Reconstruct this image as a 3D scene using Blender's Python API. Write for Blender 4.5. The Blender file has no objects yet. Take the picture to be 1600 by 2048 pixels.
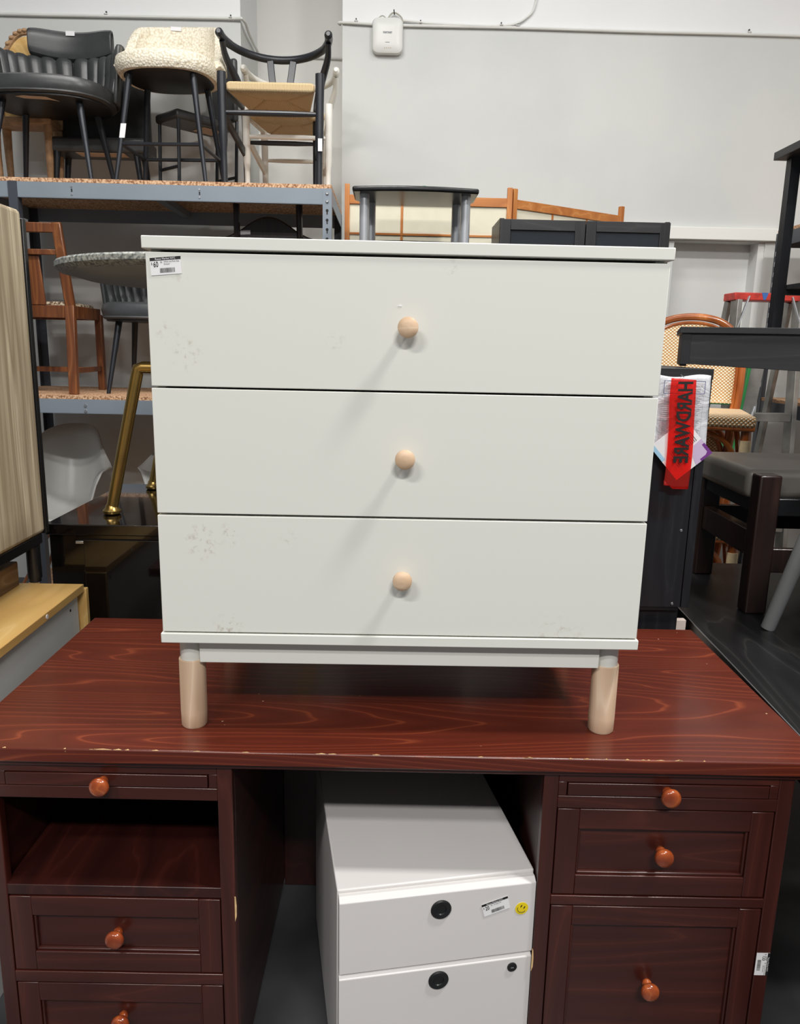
import bpy, bmesh, math, random
from mathutils import Vector, Matrix, Euler
random.seed(7)
SC = bpy.context.scene
COL = SC.collection
PI = math.pi

# ------------------------------------------------------------------ camera
CAMP = Vector((-0.0268, -1.3182, 1.47))
_p, _y, _r = (math.radians(a) for a in (12.162, 0.889, 1.234))
_f = Vector((math.sin(_y)*math.cos(_p), math.cos(_y)*math.cos(_p), -math.sin(_p)))
_rt = Vector((math.cos(_y), -math.sin(_y), 0)); _up = _rt.cross(_f)
_rt2 = _rt*math.cos(_r) + _up*math.sin(_r); _up2 = _up*math.cos(_r) - _rt*math.sin(_r)
cd = bpy.data.cameras.new('camera'); cam = bpy.data.objects.new('camera', cd); COL.objects.link(cam)
cam.matrix_world = Matrix(((_rt2.x, _up2.x, -_f.x, CAMP.x), (_rt2.y, _up2.y, -_f.y, CAMP.y), (_rt2.z, _up2.z, -_f.z, CAMP.z), (0, 0, 0, 1)))
cd.sensor_fit = 'VERTICAL'; cd.sensor_height = 36.0; cd.sensor_width = 36.0*1600/2048
cd.lens = 1540/2048*36.0; cd.clip_start = 0.05
SC.camera = cam

# ------------------------------------------------------------------ light
wd = bpy.data.worlds.new('world'); SC.world = wd; wd.use_nodes = True
bgn = wd.node_tree.nodes['Background']; bgn.inputs[0].default_value = (0.93, 0.96, 1.0, 1); bgn.inputs[1].default_value = 0.13
def lamp(name, loc, sx, sy, power, col=(1, 0.985, 0.955), rz=0):
    l = bpy.data.lights.new(name, 'AREA'); l.shape = 'RECTANGLE'; l.size = sx; l.size_y = sy; l.energy = power; l.color = col
    o = bpy.data.objects.new(name, l); COL.objects.link(o); o.location = loc; o.rotation_euler = (0, 0, rz)
    return o
lamp('ceiling_lamp', (1.75, -0.50, 4.3), 0.45, 0.30, 110)
lamp('ceiling_lamp', (0.6, -3.8, 4.3), 1.4, 0.30, 190)
lamp('ceiling_lamp', (-1.7, -3.0, 4.3), 1.4, 0.30, 95)
lamp('ceiling_lamp', (-0.55, 1.0, 4.3), 1.2, 0.30, 48)
lamp('ceiling_lamp', (1.0, 1.7, 4.3), 1.2, 0.30, 16)
lamp('ceiling_lamp', (-1.75, 0.7, 4.3), 1.2, 0.30, 36)
SC.view_settings.view_transform = 'Standard'; SC.view_settings.look = 'None'
SC.view_settings.gamma = 1.0; SC.view_settings.use_curve_mapping = False
SC.view_settings.exposure = 0.18

# ------------------------------------------------------------------ materials
def hexc(r, g, b):
    def c(v):
        v /= 255.0
        return v/12.92 if v <= 0.04045 else ((v+0.055)/1.055)**2.4
    return (c(r), c(g), c(b), 1)
def newmat(name):
    m = bpy.data.materials.new(name); m.use_nodes = True
    nt = m.node_tree; b = nt.nodes['Principled BSDF']
    return m, nt, b
def N(nt, t, **kw):
    n = nt.nodes.new(t)
    for k, v in kw.items():
        if k in n.inputs: n.inputs[k].default_value = v
        else: setattr(n, k, v)
    return n
def link(nt, a, b): nt.links.new(a, b)
def coords(nt, scale=(1, 1, 1), kind='Object', rot=(0, 0, 0), loc=(0, 0, 0)):
    t = nt.nodes.new('ShaderNodeTexCoord'); mp = nt.nodes.new('ShaderNodeMapping')
    mp.inputs['Scale'].default_value = scale; mp.inputs['Rotation'].default_value = rot; mp.inputs['Location'].default_value = loc
    link(nt, t.outputs[kind], mp.inputs['Vector']); return mp.outputs['Vector']
def ramp(nt, fac, stops):
    r = nt.nodes.new('ShaderNodeValToRGB'); e = r.color_ramp.elements
    while len(e) > 1: e.remove(e[0])
    e[0].position = stops[0][0]; e[0].color = stops[0][1]
    for p, c in stops[1:]:
        x = e.new(p); x.color = c
    link(nt, fac, r.inputs[0]); return r.outputs[0]
def bump(nt, b, h, strength=0.3, dist=0.002):
    n = N(nt, 'ShaderNodeBump'); n.inputs['Strength'].default_value = strength; n.inputs['Distance'].default_value = dist
    link(nt, h, n.inputs['Height']); link(nt, n.outputs[0], b.inputs['Normal'])
def mixc(nt, fac, a, b):
    n = nt.nodes.new('ShaderNodeMix'); n.data_type = 'RGBA'
    for s, v in ((6, a), (7, b)):
        if isinstance(v, tuple): n.inputs[s].default_value = v
        else: link(nt, v, n.inputs[s])
    if isinstance(fac, float): n.inputs[0].default_value = fac
    else: link(nt, fac, n.inputs[0])
    return n.outputs[2]
def math_(nt, op, a, b=0.5, clamp=False):
    n = nt.nodes.new('ShaderNodeMath'); n.operation = op; n.use_clamp = clamp
    for i, v in ((0, a), (1, b)):
        if isinstance(v, (int, float)): n.inputs[i].default_value = v
        else: link(nt, v, n.inputs[i])
    return n.outputs[0]
def plain(name, col, rough=0.5, metal=0.0, var=0.06, vscale=6.0, bmp=0.0, bscale=200.0, coat=0.0, spec=0.5):
    m, nt, b = newmat(name)
    v = coords(nt)
    n = N(nt, 'ShaderNodeTexNoise'); n.inputs['Scale'].default_value = vscale; n.inputs['Detail'].default_value = 4
    link(nt, v, n.inputs['Vector'])
    d = tuple(c*(1-var) for c in col[:3])+(1,); l = tuple(min(1, c*(1+var)) for c in col[:3])+(1,)
    link(nt, ramp(nt, n.outputs[0], [(0.3, d), (0.7, l)]), b.inputs['Base Color'])
    b.inputs['Roughness'].default_value = rough; b.inputs['Metallic'].default_value = metal
    b.inputs['Specular IOR Level'].default_value = spec; b.inputs['Coat Weight'].default_value = coat
    if bmp:
        n2 = N(nt, 'ShaderNodeTexNoise'); n2.inputs['Scale'].default_value = bscale; link(nt, v, n2.inputs['Vector'])
        bump(nt, b, n2.outputs[0], bmp, 0.001)
    return m
def wood(name, dark, mid, light, axis=0, rings=9.0, scale=2.2, rough=0.35, coat=0.0, stretch=7.0, fleck=None, coatr=0.12, fine=0.35):
    """grain running along the given axis; contour lines of a stretched noise give the cathedral figure"""
    m, nt, b = newmat(name)
    s = [stretch]*3; s[axis] = 0.9
    v = coords(nt, tuple(s))
    n = N(nt, 'ShaderNodeTexNoise'); n.inputs['Scale'].default_value = scale; n.inputs['Detail'].default_value = 1.5; n.inputs['Roughness'].default_value = 0.4
    link(nt, v, n.inputs['Vector'])
    k = math_(nt, 'FRACT', math_(nt, 'MULTIPLY', n.outputs[0], rings))
    c1 = ramp(nt, k, [(0.0, mid), (0.55, dark), (0.86, mid), (0.95, light), (1.0, mid)])
    s2 = [130.0]*3; s2[axis] = 3.0
    v2 = coords(nt, tuple(s2))
    n2 = N(nt, 'ShaderNodeTexNoise'); n2.inputs['Scale'].default_value = 1.0; n2.inputs['Detail'].default_value = 3
    link(nt, v2, n2.inputs['Vector'])
    c2 = mixc(nt, math_(nt, 'MULTIPLY', ramp(nt, n2.outputs[0], [(0.4, (0, 0, 0, 1)), (0.7, (1, 1, 1, 1))]), fine), c1, dark)
    if fleck:
        vo = coords(nt, (1, 1, 1)); w = N(nt, 'ShaderNodeTexVoronoi'); w.inputs['Scale'].default_value = 26.0; link(nt, vo, w.inputs['Vector'])
        sp = ramp(nt, w.outputs['Distance'], [(0.035, (1, 1, 1, 1)), (0.06, (0, 0, 0, 1))])
        big = N(nt, 'ShaderNodeTexNoise'); big.inputs['Scale'].default_value = 5.0; link(nt, vo, big.inputs['Vector'])
        sp = math_(nt, 'MULTIPLY', sp, ramp(nt, big.outputs[0], [(0.52, (0, 0, 0, 1)), (0.58, (1, 1, 1, 1))]))
        # long thin scratches
        v3 = coords(nt, (5, 60, 60), rot=(0, 0, 0.6)); n3 = N(nt, 'ShaderNodeTexNoise'); n3.inputs['Scale'].default_value = 1.0; link(nt, v3, n3.inputs['Vector'])
        sc_ = ramp(nt, n3.outputs[0], [(0.765, (0, 0, 0, 1)), (0.79, (0.6, 0.6, 0.6, 1))])
        c2 = mixc(nt, math_(nt, 'MAXIMUM', sp, sc_), c2, fleck)
    link(nt, c2, b.inputs['Base Color'])
    b.inputs['Roughness'].default_value = rough; b.inputs['Coat Weight'].default_value = coat; b.inputs['Coat Roughness'].default_value = coatr
    bump(nt, b, n2.outputs[0], 0.06, 0.0008)
    return m

MT = {}
MT['white'] = plain('dresser_white', hexc(221, 221, 214), 0.42, var=0.012)
# drawer fronts: the same paint with handling smudges of their own shape
def smudged():
    m, nt, b = newmat('dresser_white_smudged')
    g = nt.nodes.new('ShaderNodeTexCoord')
    n = N(nt, 'ShaderNodeTexNoise'); n.inputs['Scale'].default_value = 75.0; n.inputs['Detail'].default_value = 6; n.inputs['Roughness'].default_value = 0.65
    link(nt, g.outputs['Object'], n.inputs['Vector'])
    th = ramp(nt, n.outputs[0], [(0.52, (0, 0, 0, 1)), (0.66, (1, 1, 1, 1))])
    tot = None
    for (x, z, r, k) in ((-.372, .694, .032, .55), (-.399, .73, .022, .4), (-.353, .372, .038, .6), (-.304, .385, .026, .45), (-.313, .213, .030, .6),
                         (-.375, .818, .016, .3), (-.12, .72, .02, .25), (.28, .2, .06, .3), (.07, .845, .015, .35), (-.2, .38, .02, .25)):
        d = nt.nodes.new('ShaderNodeVectorMath'); d.operation = 'DISTANCE'; link(nt, g.outputs['Object'], d.inputs[0]); d.inputs[1].default_value = (x, 0, z)
        s = N(nt, 'ShaderNodeMapRange'); link(nt, d.outputs['Value'], s.inputs[0])
        s.inputs[1].default_value = r; s.inputs[2].default_value = r*0.3; s.inputs[3].default_value = 0; s.inputs[4].default_value = k
        tot = s.outputs[0] if tot is None else math_(nt, 'MAXIMUM', tot, s.outputs[0])
    f = math_(nt, 'MULTIPLY', tot, th)
    link(nt, mixc(nt, f, hexc(221, 221, 214), hexc(132, 100, 66)), b.inputs['Base Color'])
    b.inputs['Roughness'].default_value = 0.42
    return m
MT['white_front'] = smudged()
MT['beech'] = wood('pale_beech', hexc(190, 160, 132), hexc(216, 188, 160), hexc(226, 202, 176), 2, 4, 2.0, 0.5, stretch=9, fine=0.15)
MT['beech_knob'] = wood('pale_beech_knob', hexc(196, 164, 132), hexc(216, 186, 156), hexc(228, 202, 172), 0, 3, 6.0, 0.5, stretch=3, fine=0.2)
MT['mahogany'] = wood('mahogany_top', hexc(82, 29, 16), hexc(95, 36, 21), hexc(130, 60, 35), 0, 26, 0.7, 0.36, 0.3, stretch=9, fleck=hexc(196, 160, 130), coatr=0.16)
MT['mahogany_front'] = wood('mahogany_front', hexc(56, 21, 16), hexc(66, 27, 20), hexc(78, 34, 25), 0, 8, 0.9, 0.32, 0.35, stretch=12, coatr=0.2, fine=0.3)
MT['mahogany_stile'] = wood('mahogany_stile', hexc(56, 21, 16), hexc(66, 27, 20), hexc(78, 34, 25), 2, 8, 0.9, 0.32, 0.35, stretch=12, coatr=0.2, fine=0.3)
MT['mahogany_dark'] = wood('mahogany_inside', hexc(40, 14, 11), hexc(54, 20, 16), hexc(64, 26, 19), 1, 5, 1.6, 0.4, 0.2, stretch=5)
MT['knob_red'] = wood('varnished_knob', hexc(122, 50, 22), hexc(158, 74, 34), hexc(176, 92, 44), 1, 4, 6.0, 0.22, 0.8, stretch=3, coatr=0.06)
MT['rawchip'] = plain('raw_pine_chip', hexc(214, 178, 128), 0.7, var=0.2, vscale=60)
MT['cabwhite'] = plain('file_cabinet_white', hexc(214, 210, 208), 0.38, var=0.01)
MT['black_plastic'] = plain('black_plastic', hexc(24, 25, 27), 0.4)
MT['black_metal'] = plain('black_metal', hexc(38, 41, 47), 0.38, 0.3, var=0.1)
MT['steel_blue'] = plain('rack_grey_steel', hexc(132, 141, 151), 0.45, 0.1, var=0.04)
MT['steel_dark'] = plain('rack_dark_steel', hexc(72, 76, 84), 0.42, 0.25, var=0.05)
MT['zinc'] = plain('zinc_bolt', hexc(200, 202, 205), 0.3, 0.9)
MT['alu'] = plain('worn_aluminium', hexc(150, 148, 144), 0.45, 0.75, var=0.3, vscale=9)
MT['silver'] = plain('satin_silver', hexc(178, 181, 186), 0.38, 0.45, var=0.02)
MT['gloss_black'] = plain('black_lacquer', hexc(14, 10, 9), 0.1, var=0.2, coat=0.6, spec=0.4)
MT['black_satin'] = plain('black_satin', hexc(22, 23, 25), 0.3, var=0.1)
MT['black_wood'] = wood('black_brown_wood', hexc(34, 34, 36), hexc(43, 43, 45), hexc(52, 52, 53), 0, 6, 2, 0.42, stretch=8, fine=0.6)
MT['black_wood_v'] = wood('black_brown_wood_upright', hexc(24, 24, 28), hexc(31, 32, 36), hexc(38, 39, 43), 2, 6, 2, 0.42, stretch=8, fine=0.6)
MT['black_table'] = wood('black_stained_top', hexc(20, 20, 21), hexc(29, 29, 30), hexc(44, 43, 42), 1, 7, 1.4, 0.34, stretch=5, fine=0.5)
MT['brown_dark'] = wood('dark_espresso', hexc(30, 18, 15), hexc(42, 26, 21), hexc(54, 34, 28), 2, 5, 2, 0.35, 0.3, stretch=8)
MT['chair_brown'] = wood('chair_brown', hexc(98, 54, 28), hexc(122, 70, 37), hexc(142, 88, 48), 2, 5, 2, 0.38, 0.25, stretch=8)
MT['chair_dark'] = wood('chair_dark_brown', hexc(30, 17, 13), hexc(40, 24, 18), hexc(50, 30, 22), 2, 5, 2, 0.3, 0.3, stretch=8)
MT['oak'] = wood('grey_oak_veneer', hexc(150, 134, 110), hexc(200, 186, 158), hexc(208, 195, 168), 2, 3, 1.5, 0.5, stretch=14, fine=0.95)
MT['maple'] = wood('yellow_maple', hexc(212, 168, 100), hexc(226, 186, 116), hexc(232, 196, 132), 1, 5, 1.6, 0.42, stretch=6, fine=0.3)
MT['orange_pine'] = wood('orange_pine', hexc(176, 104, 46), hexc(198, 126, 62), hexc(210, 144, 80), 0, 5, 2, 0.45, stretch=6)
MT['orange_pine_v'] = wood('orange_pine_upright', hexc(176, 104, 46), hexc(198, 126, 62), hexc(210, 144, 80), 2, 5, 2, 0.45, stretch=6)
MT['ricepaper'] = plain('rice_paper', hexc(226, 220, 198), 0.8, var=0.03, vscale=20)
MT['brass'] = plain('brushed_brass', hexc(178, 148, 86), 0.3, 0.95, var=0.1, vscale=14)
MT['white_plastic'] = plain('white_plastic', hexc(226, 226, 222), 0.35, var=0.01)
MT['panel_white'] = plain('white_panel', hexc(222, 222, 220), 0.5, var=0.015)
MT['paper'] = plain('white_paper', hexc(232, 230, 232), 0.6, var=0.01)
MT['kraft'] = plain('beige_tag_paper', hexc(200, 176, 152), 0.7, var=0.06)
MT['ink'] = plain('black_ink', hexc(22, 22, 22), 0.6)
MT['ink_blue'] = plain('blue_ink', hexc(22, 38, 104), 0.6)
MT['ink_grey'] = plain('grey_ink', hexc(110, 112, 122), 0.6)
MT['purple'] = plain('purple_print', hexc(112, 48, 132), 0.6)
MT['lilac'] = plain('lilac_print', hexc(198, 178, 208), 0.6)
MT['sky_blue'] = plain('pale_blue_print', hexc(158, 200, 226), 0.6)
MT['yellow'] = plain('yellow_sticker', hexc(232, 205, 28), 0.5, var=0.01)
MT['blue_tape'] = plain('blue_painters_tape', hexc(60, 104, 170), 0.6)
MT['red_paint'] = plain('worn_red_paint', hexc(196, 58, 48), 0.5, var=0.35, vscale=22)
MT['green_paint'] = plain('green_paint', hexc(40, 128, 66), 0.45, var=0.1)
MT['green_bit'] = plain('green_tape_scrap', hexc(40, 120, 88), 0.5)
MT['leather'] = plain('black_leather', hexc(60, 61, 62), 0.34, var=0.25, vscale=9, bmp=0.25, bscale=90)
MT['leather_grey'] = plain('dark_grey_leather', hexc(70, 72, 74), 0.42, var=0.2, vscale=9, bmp=0.25, bscale=90)
MT['seat_grey'] = plain('grey_vinyl', hexc(108, 104, 98), 0.4, var=0.12, vscale=5, bmp=0.1, bscale=40)
MT['grey_paint'] = plain('grey_painted_leg', hexc(108, 110, 110), 0.5, var=0.05)
MT['white_paint_wood'] = plain('white_painted_wood', hexc(240, 238, 230), 0.4, var=0.02)
MT['black_paint_wood'] = plain('black_painted_wood', hexc(34, 36, 42), 0.36, var=0.1)
MT['cable'] = plain('white_cable', hexc(226, 226, 222), 0.5)
MT['cable_grey'] = plain('grey_cable', hexc(178, 176, 164), 0.5)
MT['wood_carved'] = plain('carved_bleached_wood', hexc(176, 140, 104), 0.6, var=0.25, vscale=30, bmp=0.5, bscale=60)
MT['pine_drift'] = wood('rough_brown_board', hexc(96, 72, 50), hexc(130, 102, 72), hexc(150, 122, 90), 1, 5, 2, 0.6, stretch=6)
MT['crate'] = wood('crate_wood', hexc(150, 98, 54), hexc(178, 124, 74), hexc(190, 140, 90), 0, 5, 2, 0.6, stretch=6)
MT['rattan_pole'] = wood('rattan_pole', hexc(140, 72, 28), hexc(180, 102, 46), hexc(196, 122, 62), 2, 3, 3, 0.25, 0.5, stretch=4)
MT['wrap'] = plain('pale_cane_wrap', hexc(222, 200, 160), 0.5, var=0.1, vscale=60)

def boucle():
    m, nt, b = newmat('cream_boucle'); v = coords(nt)
    n = N(nt, 'ShaderNodeTexVoronoi'); n.inputs['Scale'].default_value = 95.0; link(nt, v, n.inputs['Vector'])
    link(nt, ramp(nt, n.outputs['Distance'], [(0.3, hexc(244, 237, 220)), (1.0, hexc(206, 193, 166))]), b.inputs['Base Color'])
    b.inputs['Roughness'].default_value = 0.95; b.inputs['Specular IOR Level'].default_value = 0.1
    inv = math_(nt, 'SUBTRACT', 1.0, n.outputs['Distance']); bump(nt, b, inv, 0.6, 0.005); return m
MT['boucle'] = boucle()
def cord(axis):
    m, nt, b = newmat('paper_cord_%s' % 'xyz'[axis]); v = coords(nt)
    w = N(nt, 'ShaderNodeTexWave'); w.bands_direction = 'XYZ'[axis]; w.inputs['Scale'].default_value = 55.0; w.inputs['Distortion'].default_value = 1.2; w.inputs['Detail Scale'].default_value = 3
    link(nt, v, w.inputs['Vector'])
    link(nt, ramp(nt, w.outputs[0], [(0.0, hexc(176, 146, 106)), (0.5, hexc(216, 190, 146)), (1, hexc(226, 204, 162))]), b.inputs['Base Color'])
    b.inputs['Roughness'].default_value = 0.8; bump(nt, b, w.outputs[0], 0.5, 0.003); return m
MT['cord_x'] = cord(0); MT['cord_y'] = cord(1)
def speck(name, base, dark, light, scale, lo, hi, rough, bmp=0.0):
    m, nt, b = newmat(name); v = coords(nt)
    n = N(nt, 'ShaderNodeTexNoise'); n.inputs['Scale'].default_value = scale; n.inputs['Detail'].default_value = 2; link(nt, v, n.inputs['Vector'])
    link(nt, ramp(nt, n.outputs[0], [(lo, dark), (0.5, base), (hi, light)]), b.inputs['Base Color'])
    b.inputs['Roughness'].default_value = rough
    if bmp: bump(nt, b, n.outputs[0], bmp, 0.002)
    return m
MT['particle'] = speck('particleboard', hexc(196, 152, 116), hexc(136, 92, 62), hexc(222, 186, 150), 110, 0.36, 0.62, 0.85, 0.3)
MT['floorboard'] = plain('pale_pinkish_board', hexc(216, 200, 190), 0.6, var=0.08, vscale=30)
MT['stone'] = speck('grey_terrazzo', hexc(140, 143, 140), hexc(92, 96, 94), hexc(172, 174, 168), 120, 0.36, 0.64, 0.55, 0.1)
MT['stone_plain'] = plain('grey_concrete_underside', hexc(150, 153, 153), 0.8, var=0.05)
MT['upholstery'] = speck('patterned_seat_fabric', hexc(196, 176, 146), hexc(96, 72, 56), hexc(224, 210, 184), 70, 0.42, 0.58, 0.9)
MT['floor'] = speck('dark_concrete', hexc(66, 66, 68), hexc(54, 54, 56), hexc(78, 78, 80), 4, 0.35, 0.65, 0.45)
def weave():
    m, nt, b = newmat('woven_rattan'); v = coords(nt, (1, 1, 1))
    # plaited strips on two diagonals
    a = N(nt, 'ShaderNodeTexWave'); a.bands_direction = 'DIAGONAL'; a.inputs['Scale'].default_value = 40; link(nt, v, a.inputs['Vector'])
    v2 = coords(nt, (-1, 1, 1)); c = N(nt, 'ShaderNodeTexWave'); c.bands_direction = 'DIAGONAL'; c.inputs['Scale'].default_value = 40; link(nt, v2, c.inputs['Vector'])
    h = math_(nt, 'MULTIPLY', a.outputs[0], c.outputs[0])
    link(nt, ramp(nt, h, [(0.03, hexc(182, 126, 74)), (0.15, hexc(228, 198, 142)), (0.4, hexc(248, 238, 212))]), b.inputs['Base Color'])
    b.inputs['Roughness'].default_value = 0.5; bump(nt, b, h, 0.6, 0.004); return m
MT['weave'] = weave()
def clear(name, tint, amount, rough=0.1):
    m, nt, b = newmat(name)
    out = [n for n in nt.nodes if n.type == 'OUTPUT_MATERIAL'][0]
    t = nt.nodes.new('ShaderNodeBsdfTransparent'); t.inputs[0].default_value = tint
    mx = nt.nodes.new('ShaderNodeMixShader'); mx.inputs[0].default_value = amount
    v = coords(nt); n = N(nt, 'ShaderNodeTexNoise'); n.inputs['Scale'].default_value = 30; link(nt, v, n.inputs['Vector']); bump(nt, b, n.outputs[0], 0.25, 0.002)
    b.inputs['Roughness'].default_value = rough
    link(nt, t.outputs[0], mx.inputs[1]); link(nt, b.outputs[0], mx.inputs[2]); link(nt, mx.outputs[0], out.inputs[0])
    return m, b
MT['tape'], _b = clear('red_flagging_tape', (1.0, 0.20, 0.19, 1), 0.20, 0.35); _b.inputs['Base Color'].default_value = hexc(228, 74, 66)
MT['glass'], _b = clear('smoked_cabinet_glass', (0.42, 0.44, 0.46, 1), 0.28, 0.03); _b.inputs['Base Color'].default_value = hexc(92, 97, 104)
def pouch():
    m, nt, b = newmat('grey_plastic_pouch'); v = coords(nt)
    n = N(nt, 'ShaderNodeTexNoise'); n.inputs['Scale'].default_value = 18; n.inputs['Detail'].default_value = 3; n.inputs['Distortion'].default_value = 1.5; link(nt, v, n.inputs['Vector'])
    link(nt, ramp(nt, n.outputs[0], [(0.3, hexc(188, 190, 196)), (0.7, hexc(216, 216, 220))]), b.inputs['Base Color'])
    b.inputs['Roughness'].default_value = 0.3; bump(nt, b, n.outputs[0], 0.7, 0.01); return m
MT['pouch'] = pouch()
def wallmat():
    m, nt, b = newmat('painted_wall'); v = coords(nt)
    g = nt.nodes.new('ShaderNodeTexCoord'); sx = nt.nodes.new('ShaderNodeSeparateXYZ'); link(nt, g.outputs['Object'], sx.inputs[0])
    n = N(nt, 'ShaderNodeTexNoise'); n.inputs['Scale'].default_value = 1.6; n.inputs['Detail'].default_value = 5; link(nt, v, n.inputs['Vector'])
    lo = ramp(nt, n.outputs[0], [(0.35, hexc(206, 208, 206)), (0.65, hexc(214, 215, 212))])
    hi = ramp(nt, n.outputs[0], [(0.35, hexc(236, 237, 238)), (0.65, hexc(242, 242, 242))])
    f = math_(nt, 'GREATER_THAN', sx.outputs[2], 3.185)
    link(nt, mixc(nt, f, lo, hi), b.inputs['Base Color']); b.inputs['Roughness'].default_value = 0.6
    return m
MT['wall'] = wallmat()
MT['wall_white'] = plain('white_wall_paint', hexc(236, 235, 230), 0.6, var=0.01, vscale=2)

# ------------------------------------------------------------------ mesh helpers
class MB:
    def __init__(s): s.v = []; s.f = []
    def add(s, vs, fs):
        k = len(s.v); s.v += [Vector(p) for p in vs]; s.f += [tuple(i+k for i in q) for q in fs]; return s
    def box(s, x0, x1, y0, y1, z0, z1):
        return s.add([(x0, y0, z0), (x1, y0, z0), (x1, y1, z0), (x0, y1, z0), (x0, y0, z1), (x1, y0, z1), (x1, y1, z1), (x0, y1, z1)],
                     [(3, 2, 1, 0), (4, 5, 6, 7), (0, 1, 5, 4), (1, 2, 6, 5), (2, 3, 7, 6), (3, 0, 4, 7)])
    def beam(s, a, b, w, h, up=(0, 0, 1), w2=None, h2=None):
        a, b, up = Vector(a), Vector(b), Vector(up); d = (b-a).normalized(); sd = d.cross(up).normalized(); u = sd.cross(d)
        w2 = w if w2 is None else w2; h2 = h if h2 is None else h2
        r = []
        for p, ww, hh in ((a, w, h), (b, w2, h2)):
            for i, j in ((-1, -1), (1, -1), (1, 1), (-1, 1)): r.append(p+sd*ww/2*i+u*hh/2*j)
        return s.add(r, [(3, 2, 1, 0), (4, 5, 6, 7), (0, 1, 5, 4), (1, 2, 6, 5), (2, 3, 7, 6), (3, 0, 4, 7)])
    def tube(s, path, r, n=10, closed=False, ref=(0.13, 0.31, 0.94), rb=None):
        P = [Vector(p) for p in path]; m = len(P)
        R = r if isinstance(r, (list, tuple)) else [r]*m
        RB = R if rb is None else (rb if isinstance(rb, (list, tuple)) else [rb]*m)
        T = []
        for i in range(m):
            a = P[(i-1) % m] if closed or i else P[0]; b = P[(i+1) % m] if closed or i < m-1 else P[-1]
            T.append((b-a).normalized())
        nrm = Vector(ref); nrm = (nrm-T[0]*nrm.dot(T[0])).normalized(); vs = []
        for i in range(m):
            nrm = (nrm-T[i]*nrm.dot(T[i])).normalized(); bi = T[i].cross(nrm)
            for k in range(n):
                a = 2*PI*k/n; vs.append(P[i]+nrm*math.cos(a)*R[i]+bi*math.sin(a)*RB[i])
        fs = []
        for i in range(m if closed else m-1):
            for k in range(n):
                j = (i+1) % m; fs.append((i*n+k, i*n+(k+1) % n, j*n+(k+1) % n, j*n+k))
        if not closed: fs += [tuple(range(n-1, -1, -1)), tuple((m-1)*n+k for k in range(n))]
        return s.add(vs, fs)
    def lathe(s, prof, n=24, o=(0, 0, 0), axis=(0, 0, 1)):
        ax = Vector(axis).normalized(); q = Vector((0, 0, 1)).rotation_difference(ax); o = Vector(o); vs = []; fs = []
        for r, z in prof:
            for k in range(n):
                a = 2*PI*k/n; vs.append(o+q @ Vector((r*math.cos(a), r*math.sin(a), z)))
        for i in range(len(prof)-1):
            for k in range(n): fs.append((i*n+k, i*n+(k+1) % n, (i+1)*n+(k+1) % n, (i+1)*n+k))
        fs += [tuple(range(n-1, -1, -1)), tuple((len(prof)-1)*n+k for k in range(n))]
        return s.add(vs, fs)
    def prism(s, poly, a0, a1, plane='xy'):
        def P(u, v, w): return {'xy': (u, v, w), 'xz': (u, w, v), 'yz': (w, u, v)}[plane]
        n = len(poly); vs = [P(u, v, a0) for u, v in poly]+[P(u, v, a1) for u, v in poly]
        fs = [tuple(range(n-1, -1, -1)), tuple(range(n, 2*n))]+[(i, (i+1) % n, n+(i+1) % n, n+i) for i in range(n)]
        return s.add(vs, fs)
    def grid(s, fn, nu, nv, wrap=False):
        vs = [fn(i/(nu if wrap else nu-1), j/(nv-1)) for j in range(nv) for i in range(nu)]
        fs = []
        for j in range(nv-1):
            for i in range(nu if wrap else nu-1):
                k = (i+1) % nu; fs.append((j*nu+i, j*nu+k, (j+1)*nu+k, (j+1)*nu+i))
        return s.add(vs, fs)
    def make(s, name, mat, parent=None, bev=0.0, seg=2, ang=35, solid=0.0, off=0.0, sub=0, world=True):
        me = bpy.data.meshes.new(name)
        vs = s.v
        if parent is not None and world:
            root = parent
            inv = Matrix.Identity(4)
            chain = []
            while root is not None: chain.append(root); root = root.parent
            M = Matrix.Identity(4)
            for c in reversed(chain): M = M @ Matrix.LocRotScale(c.location, c.rotation_euler, c.scale)
            inv = M.inverted(); vs = [inv @ p for p in vs]
        me.from_pydata([tuple(p) for p in vs], [], s.f)
        bm = bmesh.new(); bm.from_mesh(me); bmesh.ops.recalc_face_normals(bm, faces=bm.faces); bm.to_mesh(me); bm.free()
        me.materials.append(MT[mat])
        for p in me.polygons: p.use_smooth = True
        me.set_sharp_from_angle(angle=math.radians(ang))
        o = bpy.data.objects.new(name, me); COL.objects.link(o)
        if parent is not None: o.parent = parent
        if solid:
            md = o.modifiers.new('thickness', 'SOLIDIFY'); md.thickness = solid; md.offset = off
        if bev:
            md = o.modifiers.new('soft_edges', 'BEVEL'); md.width = bev; md.segments = seg; md.limit_method = 'ANGLE'; md.angle_limit = math.radians(40)
        if sub:
            md = o.modifiers.new('smooth', 'SUBSURF'); md.levels = sub; md.render_levels = sub
        return o
def tag(o, label, cat, group=None):
    o['label'] = label; o['category'] = cat
    if group: o['group'] = group
    return o
def thing(name, label, cat, loc=(0, 0, 0), rz=0.0, group=None):
    o = bpy.data.objects.new(name, None); COL.objects.link(o); o.location = loc; o.rotation_euler = (0, 0, rz); o.empty_display_size = 0.1
    return tag(o, label, cat, group)
def struct(o): o['kind'] = 'structure'; return o
def stuff(o): o['kind'] = 'stuff'; return o
def box(name, mat, parent, x0, x1, y0, y1, z0, z1, bev=0.0015, world=False, seg=2):
    return MB().box(x0, x1, y0, y1, z0, z1).make(name, mat, parent, bev, seg, world=world)
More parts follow.
